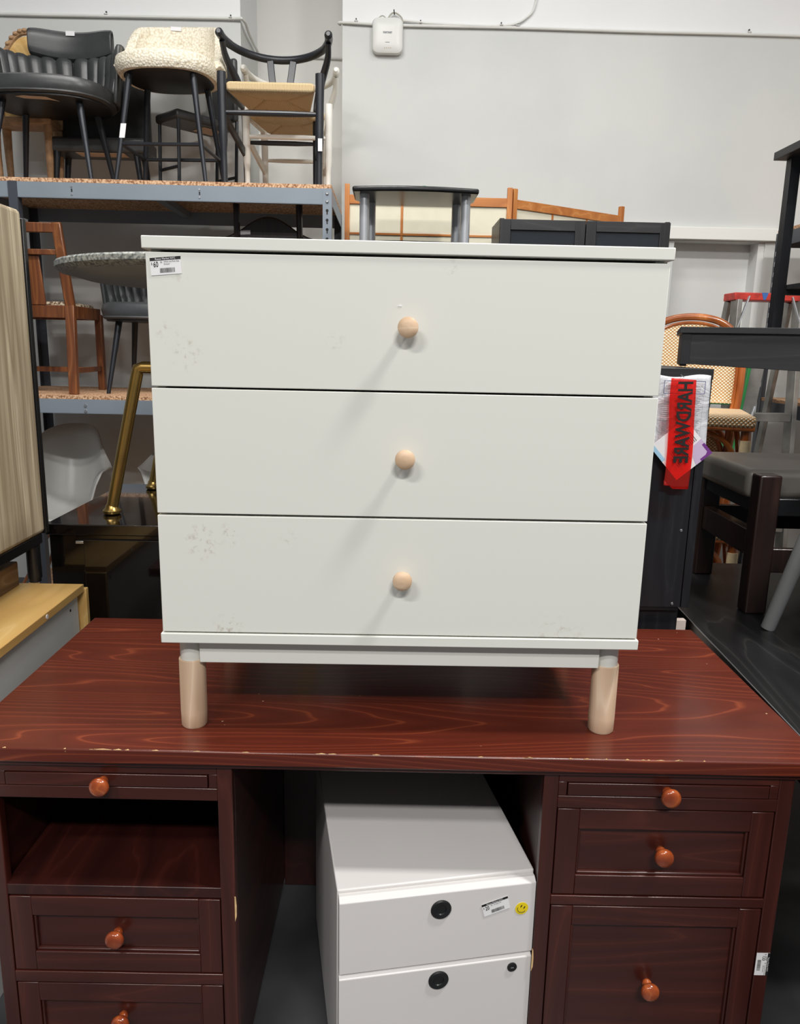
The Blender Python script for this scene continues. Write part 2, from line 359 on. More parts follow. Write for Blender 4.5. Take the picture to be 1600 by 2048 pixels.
def bez(pts, n=8):
    """smooth path through points (Catmull-Rom)"""
    P = [Vector(p) for p in pts]; out = []
    for i in range(len(P)-1):
        p0 = P[i-1] if i else P[0]*2-P[1]; p1, p2 = P[i], P[i+1]; p3 = P[i+2] if i+2 < len(P) else P[-1]*2-P[-2]
        for k in range(n):
            t = k/n; out.append(0.5*((2*p1)+(p2-p0)*t+(2*p0-5*p1+4*p2-p3)*t*t+(3*p1-p0-3*p2+p3)*t**3))
    out.append(P[-1]); return out
def copy_tree(o, parent=None):
    c = o.copy(); COL.objects.link(c); c.parent = parent
    for ch in list(o.children): copy_tree(ch, c)
    return c
def text(name, s, size, mat, parent, origin, ux, uy, align='LEFT', sx=1.0, bold=0.0):
    """flat lettering: advance along ux, letter tops towards uy (parent's local space)"""
    cu = bpy.data.curves.new(name, 'FONT'); cu.body = s; cu.size = size; cu.align_x = align; cu.resolution_u = 2; cu.offset = bold
    to = bpy.data.objects.new(name+'_src', cu); COL.objects.link(to)
    dg = bpy.context.evaluated_depsgraph_get(); me = bpy.data.meshes.new_from_object(to.evaluated_get(dg))
    bpy.data.objects.remove(to); bpy.data.curves.remove(cu)
    ux, uy, o = Vector(ux), Vector(uy), Vector(origin)
    for v in me.vertices: v.co = o+ux*(v.co.x*sx)+uy*v.co.y
    me.name = name; me.materials.clear(); me.materials.append(MT[mat])
    ob = bpy.data.objects.new(name, me); COL.objects.link(ob); ob.parent = parent
    return ob
def quad(name, mat, parent, o, ux, uy, w, h, nrm, t=0.0004):
    o, ux, uy, nrm = Vector(o), Vector(ux).normalized(), Vector(uy).normalized(), Vector(nrm).normalized()
    b = MB(); r = []
    for k in (0, t):
        for i, j in ((0, 0), (1, 0), (1, 1), (0, 1)): r.append(o+ux*w*i+uy*h*j+nrm*k)
    b.add(r, [(3, 2, 1, 0), (4, 5, 6, 7), (0, 1, 5, 4), (1, 2, 6, 5), (2, 3, 7, 6), (3, 0, 4, 7)])
    return b.make(name, mat, parent, world=False)
def price_tag(parent, o, ux, uy, nrm, w, h, price, words):
    """shop label: dark header, price, item lines and barcode; o = lower left corner in the parent's space"""
    ux, uy, nrm, o = Vector(ux).normalized(), Vector(uy).normalized(), Vector(nrm).normalized(), Vector(o)
    t = quad('price_tag', 'paper', parent, o, ux, uy, w, h, nrm, 0.0004)
    e = nrm*0.0005
    quad('header_band', 'ink', t, o+uy*h*0.82+e, ux, uy, w, h*0.18, nrm, 0.0001)
    e2 = nrm*0.0009
    text('lettering', 'Reuse Market NYC', h*0.17, 'paper', t, o+ux*w*0.5+uy*h*0.855+e2, ux, uy, 'CENTER', 0.9)
    text('lettering', '$', h*0.2, 'ink', t, o+ux*w*0.03+uy*h*0.6+e2, ux, uy, sx=0.8)
    text('lettering', price, h*0.46, 'ink', t, o+ux*w*0.10+uy*h*0.46+e2, ux, uy, sx=0.66, bold=0.00015)
    nx = 0.10+0.185*len(price)*h/w*1.05
    text('lettering', '00', h*0.15, 'ink', t, o+ux*w*(nx+0.02)+uy*h*0.67+e2, ux, uy, sx=0.8)
    for i, s in enumerate(words):
        text('lettering', s, h*0.125, 'ink', t, o+ux*w*(nx+0.13)+uy*h*(0.69-0.13*i)+e2, ux, uy, sx=0.9)
    b = MB(); x = 0.30; rr = random.Random(3)
    while x < 0.78:
        ww = rr.choice((0.006, 0.01, 0.015)); p = o+ux*w*x+uy*h*0.12+e2
        b.add([p, p+ux*w*ww, p+ux*w*ww+uy*h*0.26, p+uy*h*0.26], [(0, 1, 2, 3)]); x += ww+rr.choice((0.007, 0.012))
    stuff(b.make('barcode', 'ink', t, world=False))
    return t

# ------------------------------------------------------------------ the setting
def S(name, mat, *a, bev=0.0): return struct(box(name, mat, None, *a, bev=bev))
S('floor', 'floor', -4.2, 4.2, -5.0, 4.1, -0.1, 0.0)
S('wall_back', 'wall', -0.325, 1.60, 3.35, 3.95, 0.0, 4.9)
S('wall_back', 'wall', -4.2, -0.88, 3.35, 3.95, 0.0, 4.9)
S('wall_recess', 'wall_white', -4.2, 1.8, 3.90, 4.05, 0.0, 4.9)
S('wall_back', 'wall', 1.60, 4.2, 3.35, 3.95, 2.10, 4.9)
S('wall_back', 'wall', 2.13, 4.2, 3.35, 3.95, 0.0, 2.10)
S('door_1', 'panel_white', 1.60, 2.13, 3.47, 3.6, 0.0, 2.10)
S('trim_1', 'wall_white', 1.30, 2.20, 3.315, 3.35, 2.105, 2.172, bev=0.003)
S('trim_2', 'panel_white', 2.095, 2.13, 3.36, 3.47, 0.0, 2.10)
S('wall_right', 'wall', 2.95, 3.1, 0.4, 3.35, 0.0, 4.9)
# cable clipped along the wall
t = thing('wall_cable', 'white cable clipped along the wall seam above the chairs and screen', 'cable', (0, 3.345, 3.185))
def cabl(z0, pts, r=0.008): return MB().tube(bez(pts, 6), r, 8).make('cable_run', 'cable', t)
cabl(0, [(-2.6, 3.337, 3.176), (-1.95, 3.337, 3.178), (-1.5, 3.337, 3.182), (-0.95, 3.337, 3.186), (-0.865, 3.345, 3.184), (-0.86, 3.5, 3.17), (-0.862, 3.75, 3.18), (-0.84, 3.885, 3.188), (-0.6, 3.888, 3.189), (-0.345, 3.885, 3.185)])
cabl(0, [(-0.34, 3.37, 3.184), (-0.315, 3.34, 3.183), (0.0, 3.338, 3.176), (0.62, 3.338, 3.18), (1.3, 3.338, 3.178), (1.95, 3.338, 3.18), (2.6, 3.338, 3.178)])
cabl(0, [(0.0, 3.335, 3.20), (0.18, 3.335, 3.188), (0.55, 3.335, 3.187), (0.68, 3.338, 3.235), (0.725, 3.338, 3.32), (0.74, 3.338, 3.55)], 0.006)
for x in (-1.6, -0.93, -0.25, 0.1, 0.54, 0.63, 1.9):
    MB().tube([(x-0.012, 3.345, 3.178), (x-0.006, 3.325, 3.19), (x+0.006, 3.325, 3.19), (x+0.012, 3.345, 3.178)], 0.003, 6).make('cable_clip', 'cable', t)
    box('clip_nail', 'ink', t, x-0.003, x+0.003, 3.333-3.345, 3.343-3.345, 3.194-3.185, 3.204-3.185, bev=0)
# wireless access point
t = thing('access_point', 'white rounded wireless access point mounted on the wall below the cable', 'access point', (-0.078, 3.35, 3.04))
def rrect(w, h, r, n=6, cx=0, cy=0):
    o = []
    for sx, sy, a0 in ((1, 1, 0), (-1, 1, 90), (-1, -1, 180), (1, -1, 270)):
        for k in range(n+1):
            a = math.radians(a0+90*k/n); o.append((cx+sx*(w/2-r)+r*math.cos(a), cy+sy*(h/2-r)+r*math.sin(a)))
    return o
bb = MB()
pr = [(0.92, 0.0), (1.0, -0.012), (1.0, -0.026), (0.96, -0.036), (0.84, -0.043), (0.5, -0.047), (0.0, -0.048)]
base = rrect(0.168, 0.180, 0.032); nb = len(base)
vs = [(x*k, d, z*k+0.077) for k, d in pr[:-1] for x, z in base]
fs = [(i*nb+j, i*nb+(j+1) % nb, (i+1)*nb+(j+1) % nb, (i+1)*nb+j) for i in range(len(pr)-2) for j in range(nb)]
fs += [tuple(range(nb-1, -1, -1)), tuple((len(pr)-2)*nb+j for j in range(nb))]
bb.add(vs, fs).make('housing', 'white_plastic', t, world=False)
box('bracket', 'white_plastic', t, -0.05, 0.05, -0.002, 0.0, 0.03, 0.13, bev=0)
text('lettering', 'FORTINET', 0.0125, 'ink_grey', t, (0, -0.0485, 0.083), (1, 0, 0), (0, 0, 1), 'CENTER', 0.85, 0.0003)
quad('lettering', 'ink_grey', t, (-0.012, -0.0474, 0.038), (1, 0, 0), (0, 0, 1), 0.024, 0.0025, (0, -1, 0))
for i in range(4): MB().lathe([(0.0025, 0), (0.0022, 0.0008)], 8, (-0.015+i*0.011, -0.0455, 0.013), (0, -1, 0)).make('status_light', 'kraft', t, world=False)
MB().tube(bez([(0.0, -0.02, 0.165), (0.02, -0.02, 0.19), (0.045, -0.02, 0.192), (0.075, -0.02, 0.17), (0.082, -0.018, 0.145)], 6), 0.004, 8).make('cable_loop', 'cable_grey', t, world=False)
MB().tube(bez([(-0.055, -0.02, 0.163), (-0.03, -0.02, 0.178), (-0.005, -0.02, 0.163)], 6), 0.003, 8).make('cable_loop', 'cable_grey', t, world=False)
MB().tube([(0.035, -0.022, 0.183), (0.032, -0.024, 0.208)], 0.003, 8).make('cable_tie', 'ink', t, world=False)

# ------------------------------------------------------------------ mahogany desk
desk = thing('pedestal_desk', 'large reddish mahogany pedestal desk with scratched top under the white dresser', 'desk', (-0.0145, 0.27, 0), math.radians(-0.7))
DF = -0.334
box('desk_top', 'mahogany', desk, -0.785, 0.79, DF, 0.336, 0.726, 0.754, bev=0.003)
box('moulding', 'mahogany_front', desk, -0.755, 0.755, DF+0.008, 0.32, 0.716, 0.726, bev=0.002)
def knob_prof(): return [(0.0085, 0), (0.0095, 0.004), (0.0075, 0.009), (0.009, 0.014), (0.0150, 0.017), (0.0178, 0.022), (0.0178, 0.026), (0.0160, 0.0295), (0.0145, 0.031), (0.009, 0.0325), (0.0, 0.033)]
def dknob(parent, x, y, z): return MB().lathe(knob_prof(), 24, (x, y, z), (0, -1, 0)).make('knob', 'knob_red', parent, world=False)
FY = -0.320
def drawer(x0, x1, z0, z1, kz=None):
    d = box('drawer', 'mahogany_front', desk, x0+0.03, x1-0.03, FY+0.012, FY+0.022, z0+0.03, z1-0.03, bev=0)
    box('drawer_box', 'mahogany_dark', d, x0+0.01, x1-0.01, FY+0.022, 0.22, z0+0.01, z1-0.02, bev=0)
    for a, b in ((x0, x0+0.041), (x1-0.041, x1)): box('frame_stile', 'mahogany_stile', d, a, b, FY+0.001, FY+0.022, z0, z1)
    for a, b in ((z0, z0+0.041), (z1-0.041, z1)): box('frame_rail', 'mahogany_front', d, x0+0.041, x1-0.041, FY+0.001, FY+0.022, a, b)
    # bead around the inset panel
    for a, b, c, e in ((x0+0.041, x1-0.041, z0+0.041, z0+0.046), (x0+0.041, x1-0.041, z1-0.046, z1-0.041)):
        box('panel_bead', 'mahogany_front', d, a, b, FY+0.005, FY+0.013, c, e, bev=0.002)
    for a in (x0+0.041, x1-0.046):
        box('panel_bead', 'mahogany_stile', d, a, a+0.005, FY+0.005, FY+0.013, z0+0.041, z1-0.041, bev=0.002)
    dknob(d, (x0+x1)/2, FY+0.012, (z0+z1)/2 if kz is None else kz)
    return d
for s in (-1, 1):
    a, b = (0.2845, 0.7415) if s > 0 else (-0.7415, -0.2845)
    box('stile', 'mahogany_stile', desk, a, a+0.027, FY, FY+0.022, 0.02, 0.716)
    box('stile', 'mahogany_stile', desk, b-0.027, b, FY, FY+0.022, 0.02, 0.716)
    box('side_panel', 'mahogany_dark', desk, a, a+0.018, FY+0.022, 0.30, 0.02, 0.716)
    box('side_panel', 'mahogany_dark', desk, b-0.018, b, FY+0.022, 0.30, 0.02, 0.716)
    box('back_panel', 'mahogany_dark', desk, a+0.018, b-0.018, 0.285, 0.297, 0.02, 0.716)
    box('plinth', 'mahogany_front', desk, a+0.027, b-0.027, FY+0.002, FY+0.02, 0.0, 0.08)
    A, B = a+0.027, b-0.027
    box('rail', 'mahogany_front', desk, A, B, FY, FY+0.02, 0.700, 0.716)
    box('rail', 'mahogany_front', desk, A, B, FY, FY+0.02, 0.647, 0.672)
    for p, q in ((A, A+0.016), (B-0.016, B)): box('slide_block', 'mahogany_front', desk, p, q, FY+0.001, FY+0.02, 0.672, 0.700)
    sl = box('writing_slide', 'mahogany_front', desk, A+0.0175, B-0.0175, FY-0.001, 0.2, 0.6735, 0.6985)
    dknob(sl, (A+B)/2-0.004, FY-0.001, 0.6865)
    if s < 0:
        box('shelf', 'mahogany_dark', desk, A-0.005, B+0.005, FY+0.002, 0.284, 0.441, 0.463)
        drawer(A+0.002, B-0.002, 0.276, 0.438)
        box('rail', 'mahogany_front', desk, A, B, FY, FY+0.02, 0.249, 0.273)
        drawer(A+0.002, B-0.002, 0.086, 0.246)
        box('divider', 'mahogany_dark', desk, A-0.005, B+0.005, FY+0.03, 0.284, 0.640, 0.646)
    else:
        drawer(A+0.002, B-0.002, 0.466, 0.645)
        box('rail', 'mahogany_front', desk, A, B, FY, FY+0.02, 0.443, 0.463)
        drawer(A+0.002, B-0.002, 0.086, 0.440)
box('modesty_panel', 'mahogany_dark', desk, -0.2845, 0.2845, 0.285, 0.297, 0.0, 0.716)
for (x, z, w, h) in ((-0.2855, 0.42, 0.003, 0.055), (0.2832, 0.32, 0.003, 0.05)):   # bare wood where the edge is knocked
    MB().prism([(x, z-h/2), (x+w, z-h*0.3), (x+w*1.1, z+h*0.1), (x+w*0.6, z+h*0.45), (x, z+h/2)], FY-0.0006, FY+0.002, 'xz').make('bare_wood_chip', 'rawchip', desk, world=False)
rr = random.Random(5)
for k in range(26):   # chipped varnish along the front edge of the top
    x = rr.uniform(-0.75, 0.6) if k else -0.515; w = rr.uniform(0.002, 0.009) if k else 0.02; d = rr.uniform(0.0008, 0.002)
    MB().prism([(x-w, DF+0.0012), (x-w*0.4, DF+0.0012+d*0.4), (x+w*0.2, DF+0.0012+d*1.5), (x+w, DF+0.0012)], 0.7532, 0.7543).make('varnish_chip', 'rawchip', desk, world=False)
price_tag(desk, (0.7385, FY-0.0006, 0.346), (0, 0, -1), (1, 0, 0), (0, -1, 0), 0.05, 0.026, '155', ['Stained Wood Desk', 'with Drawers'])
for c in [o for o in desk.children if o.name.startswith('price_tag')]:
    for v in c.data.vertices: v.co.x -= 0.024
    for g in c.children:
        for v in g.data.vertices: v.co.x -= 0.024

# ------------------------------------------------------------------ white dresser
dr = thing('dresser', 'white three drawer dresser with pale wood knobs and legs standing on the mahogany desk', 'dresser', (0, 0, 0.754))
def D(name, mat, x0, x1, y0, y1, z0, z1, bev=0.0012): return MB().box(x0, x1, y0, y1, z0, z1).make(name, mat, dr, bev)
D('top_panel', 'white', -0.4355, 0.4355, -0.003, 0.478, 1.6165, 1.6365, 0.0015)
for s in (-1, 1): D('side_panel', 'white', min(s*0.411, s*0.427), max(s*0.411, s*0.427), 0.019, 0.47, 0.955, 1.6165)
D('back_panel', 'white', -0.411, 0.411, 0.458, 0.47, 0.955, 1.6165)
D('base_panel', 'white', -0.433, 0.433, -0.003, 0.474, 0.9365, 0.955, 0.0015)
def kprof(): return [(0.0075, 0), (0.0075, 0.014), (0.010, 0.0165), (0.0155, 0.0185), (0.0172, 0.022), (0.0168, 0.026), (0.013, 0.0295), (0.007, 0.031), (0.0, 0.0314)]
for z0, z1, kz in ((1.3955, 1.6115, 1.500), (1.1765, 1.3922, 1.2815), (0.9575, 1.1727, 1.0665)):
    d = D('drawer', 'white_front', -0.430, 0.430, 0.0, 0.018, z0, z1)
    MB().box(-0.40, 0.40, 0.018, 0.44, z0+0.02, z1-0.03).make('drawer_box', 'panel_white', d)
    MB().lathe(kprof(), 28, (0, 0, kz), (0, -1, 0)).make('knob', 'beech_knob', d)
    if z0 > 1.39:
        price_tag(d, (-0.4215, -0.0006, 1.574-0.754), (1, 0, 0.09), (-0.06, 0, 1), (0, -1, 0), 0.0505, 0.0275, '60', ['White and Pink Side', 'Dresser'])
        MB().prism([(-0.0135+0.002*math.cos(a/9*2*PI)*(1+0.5*(a % 3)), 1.535+0.0012*math.sin(a/9*2*PI)*(1+0.4*(a % 2))) for a in range(9)], -0.0006, 0.002, 'xz').make('dent', 'paper', d)
D('apron_rail', 'white', -0.3705, 0.3705, 0.020, 0.038, 0.890, 0.9365)
for sx in (-1, 1):
    for yy in (0.0445, 0.43):
        lg = MB().lathe([(0.0222, 0), (0.0242, 0.003), (0.0247, 0.03), (0.0247, 0.134), (0.0244, 0.136), (0.0, 0.136)], 32, (sx*0.3905, yy, 0.754)).make('leg', 'beech', dr)
        MB().lathe([(0.0215, 0.1362), (0.0218, 0.137), (0.0218, 0.1825), (0, 0.1825)], 32, (sx*0.3905, yy, 0.754)).make('leg_collar', 'white', lg)

# ------------------------------------------------------------------ white file cabinet in the kneehole
fc = thing('file_cabinet', 'white metal file cabinet with round black drawer pulls in the desk kneehole', 'cabinet', (-0.104, -0.113, 0), math.radians(9.9))
box('body', 'cabwhite', fc, 0.0, 0.377, 0.020, 0.52, 0.03, 0.5, bev=0.003)
for cx, cy in ((0.03, 0.06), (0.347, 0.06), (0.03, 0.48), (0.347, 0.48)): MB().lathe([(0.014, 0), (0.016, 0.03), (0, 0.03)], 14, (cx, cy, 0)).make('foot', 'black_plastic', fc, world=False)
for z0, z1, hz in ((0.336, 0.494, 0.452), (0.036, 0.332, 0.298)):
    d = MB().prism([(0.0, z0), (0.0, z1-0.008), (0.010, z1), (0.0195, z1), (0.0195, z0)], 0.002, 0.375, 'yz').make('drawer', 'cabwhite', fc, 0.0012, world=False)
    MB().lathe([(0.0195, -0.0005), (0.0195, 0.002), (0.0175, 0.0035), (0.0105, 0.0025), (0.0095, 0.0004), (0, 0.0003)], 28, (0.191, 0, hz), (0, -1, 0)).make('pull_ring', 'black_plastic', d, world=False)
    if z1 < 0.4:
        MB().lathe([(0.0095, -0.0005), (0.0095, 0.0022), (0.008, 0.003), (0, 0.003)], 20, (0.336, 0, 0.306), (0, -1, 0)).make('lock', 'black_plastic', d, world=False)
        box('key_slot', 'zinc', d, 0.333, 0.339, -0.0036, -0.003, 0.3053, 0.3067, bev=0)
    else:
        price_tag(d, (0.2755, -0.0008, 0.4255), (1, 0, 0.27), (-0.27, 0, 1), (0, -1, 0), 0.052, 0.027, '20', ['Storage Unit'])
        st = MB().lathe([(0.0128, 0), (0.0128, 0.0005), (0, 0.0006)], 32, (0.3485, -0.0003, 0.434), (0, -1, 0)).make('smiley_sticker', 'yellow', d, world=False)
        ca, sa = math.cos(-0.52), math.sin(-0.52)
        def R2(u, v): return (0.3485+u*ca-v*sa, 0.434+u*sa+v*ca)
        for ex in (-0.0035, 0.0035):
            c = R2(ex, 0.004); a_ = [(math.cos(k/12*2*PI)*0.0011, math.sin(k/12*2*PI)*0.0030) for k in range(12)]
            MB().prism([(c[0]+u*ca-v*sa, c[1]+u*sa+v*ca) for u, v in a_], -0.0012, -0.0009, 'xz').make('eye', 'ink', st, world=False)
        MB().tube([(lambda q: (q[0], -0.0011, q[1]))(R2(0.0088*math.cos(a), 0.0005+0.0088*math.sin(a))) for a in [PI*(1.06+0.88*k/14) for k in range(15)]], 0.0005, 6).make('mouth', 'ink', st, world=False)

# ------------------------------------------------------------------ steel racks
def rack_part(t, x0, x1, y0, y1, zs, mat, legs_h, xs=None):
    for z in zs:
        box('shelf_board', 'particle', t, x0, x1, y0, y1, z-0.018, z, world=True, bev=0.001)
        for a, b in ((y0-0.002, y0+0.001), (y1-0.001, y1+0.002)):
            MB().box(x0+0.04, x1-0.04, a, b, z-0.085, z-0.018).make('beam', mat, t, 0.0008)
            MB().box(x0+0.04, x1-0.04, min(a, b), max(a, b)+0.02 if a < (y0+y1)/2 else b, z-0.087, z-0.085).make('beam_flange', mat, t)
        for xx in (x0, x1-0.003):
            MB().box(xx, xx+0.003, y0+0.03, y1-0.03, z-0.085, z-0.018).make('end_beam', mat, t, 0.0008)
        MB().box((x0+x1)/2-0.02, (x0+x1)/2+0.02, y0+0.005, y1-0.005, z-0.05, z-0.018).make('cross_bar', mat, t, 0.001)
def post(t, x, y, sx, sy, h, mat, slots=()):
    p = MB().add(*(lambda b: (b.v, b.f))(MB().prism([(0, 0), (sx*0.042, 0), (sx*0.042, sy*0.003), (sx*0.003, sy*0.003), (sx*0.003, sy*0.042), (0, sy*0.042)], 0, h)))
    p.v = [v+Vector((x, y, 0)) for v in p.v]
    o = p.make('post', mat, t)
    for z in slots:
        for dx, r in ((0, 0.0065),):
            b = MB().lathe([(r, -0.001), (r, 0.0008), (0, 0.0008)], 12, (x+sx*0.021, y-0.0005 if sy > 0 else y+0.0005, z), (0, -1, 0))
            b.add(*(lambda q: (q.v, q.f))(MB().box(x+sx*0.021-0.0028, x+sx*0.021+0.0028, y-0.0013, y+0.001, z-0.017, z)))
            b.make('keyhole_slot', 'ink', o)
    return o
RX0, RX1, RY0, RY1 = -2.05, -0.318, 2.5, 3.25
rk = thing('storage_rack', 'grey steel rack with particleboard shelves holding many chairs by the left wall', 'rack', ((RX0+RX1)/2, (RY0+RY1)/2, 0))
rack_part(rk, RX0, RX1, RY0, RY1, (2.195, 1.200, 0.12), 'steel_blue', 2.19)
slots = [2.165-0.042*i for i in range(8)]
post(rk, RX1+0.001, RY0-0.004, -1, 1, 2.178, 'steel_blue', slots[2:])
post(rk, RX0-0.001, RY0-0.004, 1, 1, 2.178, 'steel_dark')
post(rk, RX1+0.001, RY1+0.004, -1, -1, 2.178, 'steel_dark'); post(rk, RX0-0.001, RY1+0.004, 1, -1, 2.178, 'steel_dark')
post(rk, -1.77, RY0-0.006, -1, 1, 2.178, 'steel_dark')
for z in (2.155, 2.12):
    MB().lathe([(0.007, 0), (0.007, 0.003), (0.004, 0.006), (0, 0.006)], 12, (RX1-0.02, RY0-0.004, z), (0, -1, 0)).make('bolt', 'zinc', rk)
for x in (-1.52, -0.93):
    for z in (2.16, 2.125): MB().lathe([(0.005, 0), (0.004, 0.003), (0, 0.003)], 10, (x, RY0-0.002, z), (0, -1, 0)).make('rivet', 'zinc', rk)
    MB().box(x-0.003, x+0.003, RY0-0.0028, RY0-0.0018, 2.136, 2.150).make('slot', 'ink', rk)
for z in (1.152, 1.125): MB().lathe([(0.008, 0), (0.007, 0.004), (0, 0.004)], 12, (-1.52, RY0-0.002, z), (0, -1, 0)).make('bolt', 'zinc', rk)
SX0, SX1, SY0, SY1 = 2.1, 2.7, 1.2, 3.15
rr_ = thing('storage_rack', 'dark steel rack with slotted posts and particleboard shelves along the right wall', 'rack', (2.4, 2.2, 0))
for z in (2.138, 1.225, 0.15):
    MB().box(SX0, SX1, SY0, SY1, z-0.018, z).make('shelf_board', 'particle', rr_, 0.001)
    for xx in (SX0-0.002, SX1-0.001): MB().box(xx, xx+0.003, SY0+0.04, SY1-0.04, z-0.09, z-0.018).make('beam', 'steel_dark', rr_, 0.0008)
    for yy in (SY0, SY1-0.003): MB().box(SX0+0.04, SX1-0.04, yy, yy+0.003, z-0.09, z-0.018).make('end_beam', 'steel_dark', rr_, 0.0008)
for x, sx in ((SX0-0.004, 1), (SX1+0.004, -1)):
    for y, sy in ((SY0-0.004, 1), (SY1+0.004, -1)):
        o = post(rr_, x, y, sx, sy, 2.12, 'steel_dark')
        if sx > 0 and sy < 0:
            for i in range(14): MB().box(x-0.0006, x+0.002, y-0.026, y-0.014, 2.0-0.055*i, 2.025-0.055*i).make('keyhole_slot', 'panel_white', o)

# ------------------------------------------------------------------ chairs
def legs4(t, name, mat, fx, fy, bx, by, h, r0, r1, splay=0.0, n=12):
    for sx in (-1, 1):
        for y, x in ((fy, fx), (by, bx)):
            MB().tube([(sx*(x+splay), y+(-splay if y < 0 else splay), 0), (sx*x, y, h)], [r0, r1], n).make(name, mat, t, world=False)
def wishbone(label, loc, rz, wood_, sc=1.0):
    t = thing('wishbone_chair', label, 'chair', loc, rz, 'wishbone chairs with cord seats')
    k = sc
    for s in (-1, 1):
        MB().tube(bez([(s*0.222*k, -0.17*k, 0), (s*0.224*k, -0.17*k, 0.2*k), (s*0.226*k, -0.17*k, 0.42*k), (s*0.226*k, -0.17*k, 0.482*k), (s*0.226*k, -0.17*k, 0.49*k)], 4),
                  [0.0145*k]*4+[0.020*k]*4+[0.021*k]*7+[0.018*k, 0.008*k], 14).make('front_leg', wood_, t, world=False)
        MB().tube(bez([(s*0.175*k, 0.17*k, 0), (s*0.178*k, 0.17*k, 0.22*k), (s*0.182*k, 0.165*k, 0.42*k), (s*0.205*k, 0.12*k, 0.53*k), (s*0.245*k, 0.04*k, 0.62*k), (s*0.252*k, -0.01*k, 0.675*k)], 5),
                  [0.014*k+0.006*k*math.sin(PI*min(1, i/22.0)) for i in range(26)], 12).make('rear_leg', wood_, t, world=False)
        MB().beam((s*0.224*k, -0.16*k, 0.315*k), (s*0.179*k, 0.168*k, 0.205*k), 0.016*k, 0.04*k).make('side_stretcher', wood_, t, 0.004, world=False)
        MB().beam((s*0.224*k, -0.16*k, 0.425*k), (s*0.181*k, 0.165*k, 0.425*k), 0.024*k, 0.024*k).make('seat_rail', wood_, t, 0.006, world=False)
        MB().beam((s*0.028*k, 0.166*k, 0.425*k), (s*0.058*k, 0.215*k, 0.665*k), 0.034*k, 0.010*k, up=(0, 1, 0)).make('back_splat', wood_, t, 0.003, world=False)
    hp = []; hr = []
    for i in range(33):
        a = PI*i/32; c = math.cos(a)
        hp.append((-0.256*k*c, -0.055*k+0.285*k*math.sin(a)**0.8, 0.695*k-0.022*k*math.sin(a)**2))
        hr.append(0.0185*k if abs(c) < 0.9 else 0.0200*k)
    hp = [(hp[0][0], hp[0][1]-0.012*k, hp[0][2]+0.002)]+hp+[(hp[-1][0], hp[-1][1]-0.012*k, hp[-1][2]+0.002)]; hr = [0.010*k]+hr+[0.010*k]
    MB().tube(hp, hr, 12, ref=(0, 0, 1), rb=[r*0.95 for r in hr]).make('back_hoop', wood_, t, world=False)
    for y, x, z, r in ((-0.17, 0.222, 0.318, 0.0135), (0.17, 0.177, 0.27, 0.012)):
        MB().tube([(-x*k, y*k, z*k), (-x*k*0.4, y*k, z*k), (x*k*0.4, y*k, z*k), (x*k, y*k, z*k)], [r*0.7*k, r*k, r*k, r*0.7*k], 10).make('stretcher', wood_, t, world=False)
    # woven seat in four wedges meeting in the middle
    F, Bk = 0.205*k, 0.150*k; y0, y1 = -0.185*k, 0.150*k; z0, z1 = 0.405*k, 0.450*k; cy = (y0+y1)/2
    for nm, pts, mt in (('front', [(-F, y0), (F, y0), (0.05*k, cy), (-0.05*k, cy)], 'cord_x'), ('back', [(Bk, y1), (-Bk, y1), (-0.05*k, cy), (0.05*k, cy)], 'cord_x'),
                        ('left', [(-F, y0), (-0.05*k, cy), (-Bk, y1)], 'cord_y'), ('right', [(F, y0), (Bk, y1), (0.05*k, cy)], 'cord_y')):
        vs = []
        for z, dz in ((z0, 0.010*k), (z1, -0.008*k)):
            for x, y in pts: vs.append((x, y, z+(dz if abs(y-cy) < 1e-6 else 0)))
        n = len(pts)
        MB().add(vs, [tuple(range(n-1, -1, -1)), tuple(range(n, 2*n))]+[(i, (i+1) % n, n+(i+1) % n, n+i) for i in range(n)]).make('seat_weave', mt, t, 0.012*k, 3, world=False)
    return t
w1 = wishbone('black wishbone chair with tan cord seat at the front of the top shelf', (-0.605, 2.745, 2.195), 0.0, 'black_paint_wood')
quad('price_tag', 'paper', w1, (0.2195, -0.193, 0.155), (1, 0, 0), (0, 0, 1), 0.020, 0.055, (0, -1, 0), 0.002)
wishbone('white wishbone chair with tan cord seat behind the black one', (-0.570, 3.045, 2.195), 0.0, 'white_paint_wood', 0.92)

# cream boucle counter stool
t = thing('counter_stool', 'cream boucle bucket stool with thin black metal legs on the top shelf', 'stool', (-1.125, 2.80, 2.195), -0.06)
FP = []
for sx in (-1, 1):
    for y0, y1 in ((-0.20, -0.13), (0.17, 0.10)):
        MB().tube([(sx*0.218, y0, 0), (sx*0.150, y1, 0.515)], [0.0095, 0.0155], 12).make('leg', 'black_metal', t, world=False)
def lg(sx, f, z): 
    k = z/0.515; return (sx*(0.218-0.068*k), (-0.20+0.07*k) if f else (0.17-0.07*k), z)
for a, b in (((-1, 1), (1, 1)), ((1, 1), (1, 0)), ((1, 0), (-1, 0)), ((-1, 0), (-1, 1))):
    MB().tube([lg(a[0], a[1], 0.185), lg(b[0], b[1], 0.185)], 0.0085, 8).make('footrest', 'black_metal', t, world=False)
def sup(a, rx, ry, p=2.6):
    c, s_ = math.cos(a), math.sin(a); return (rx*math.copysign(abs(c)**(2/p), c), ry*math.copysign(abs(s_)**(2/p), s_))
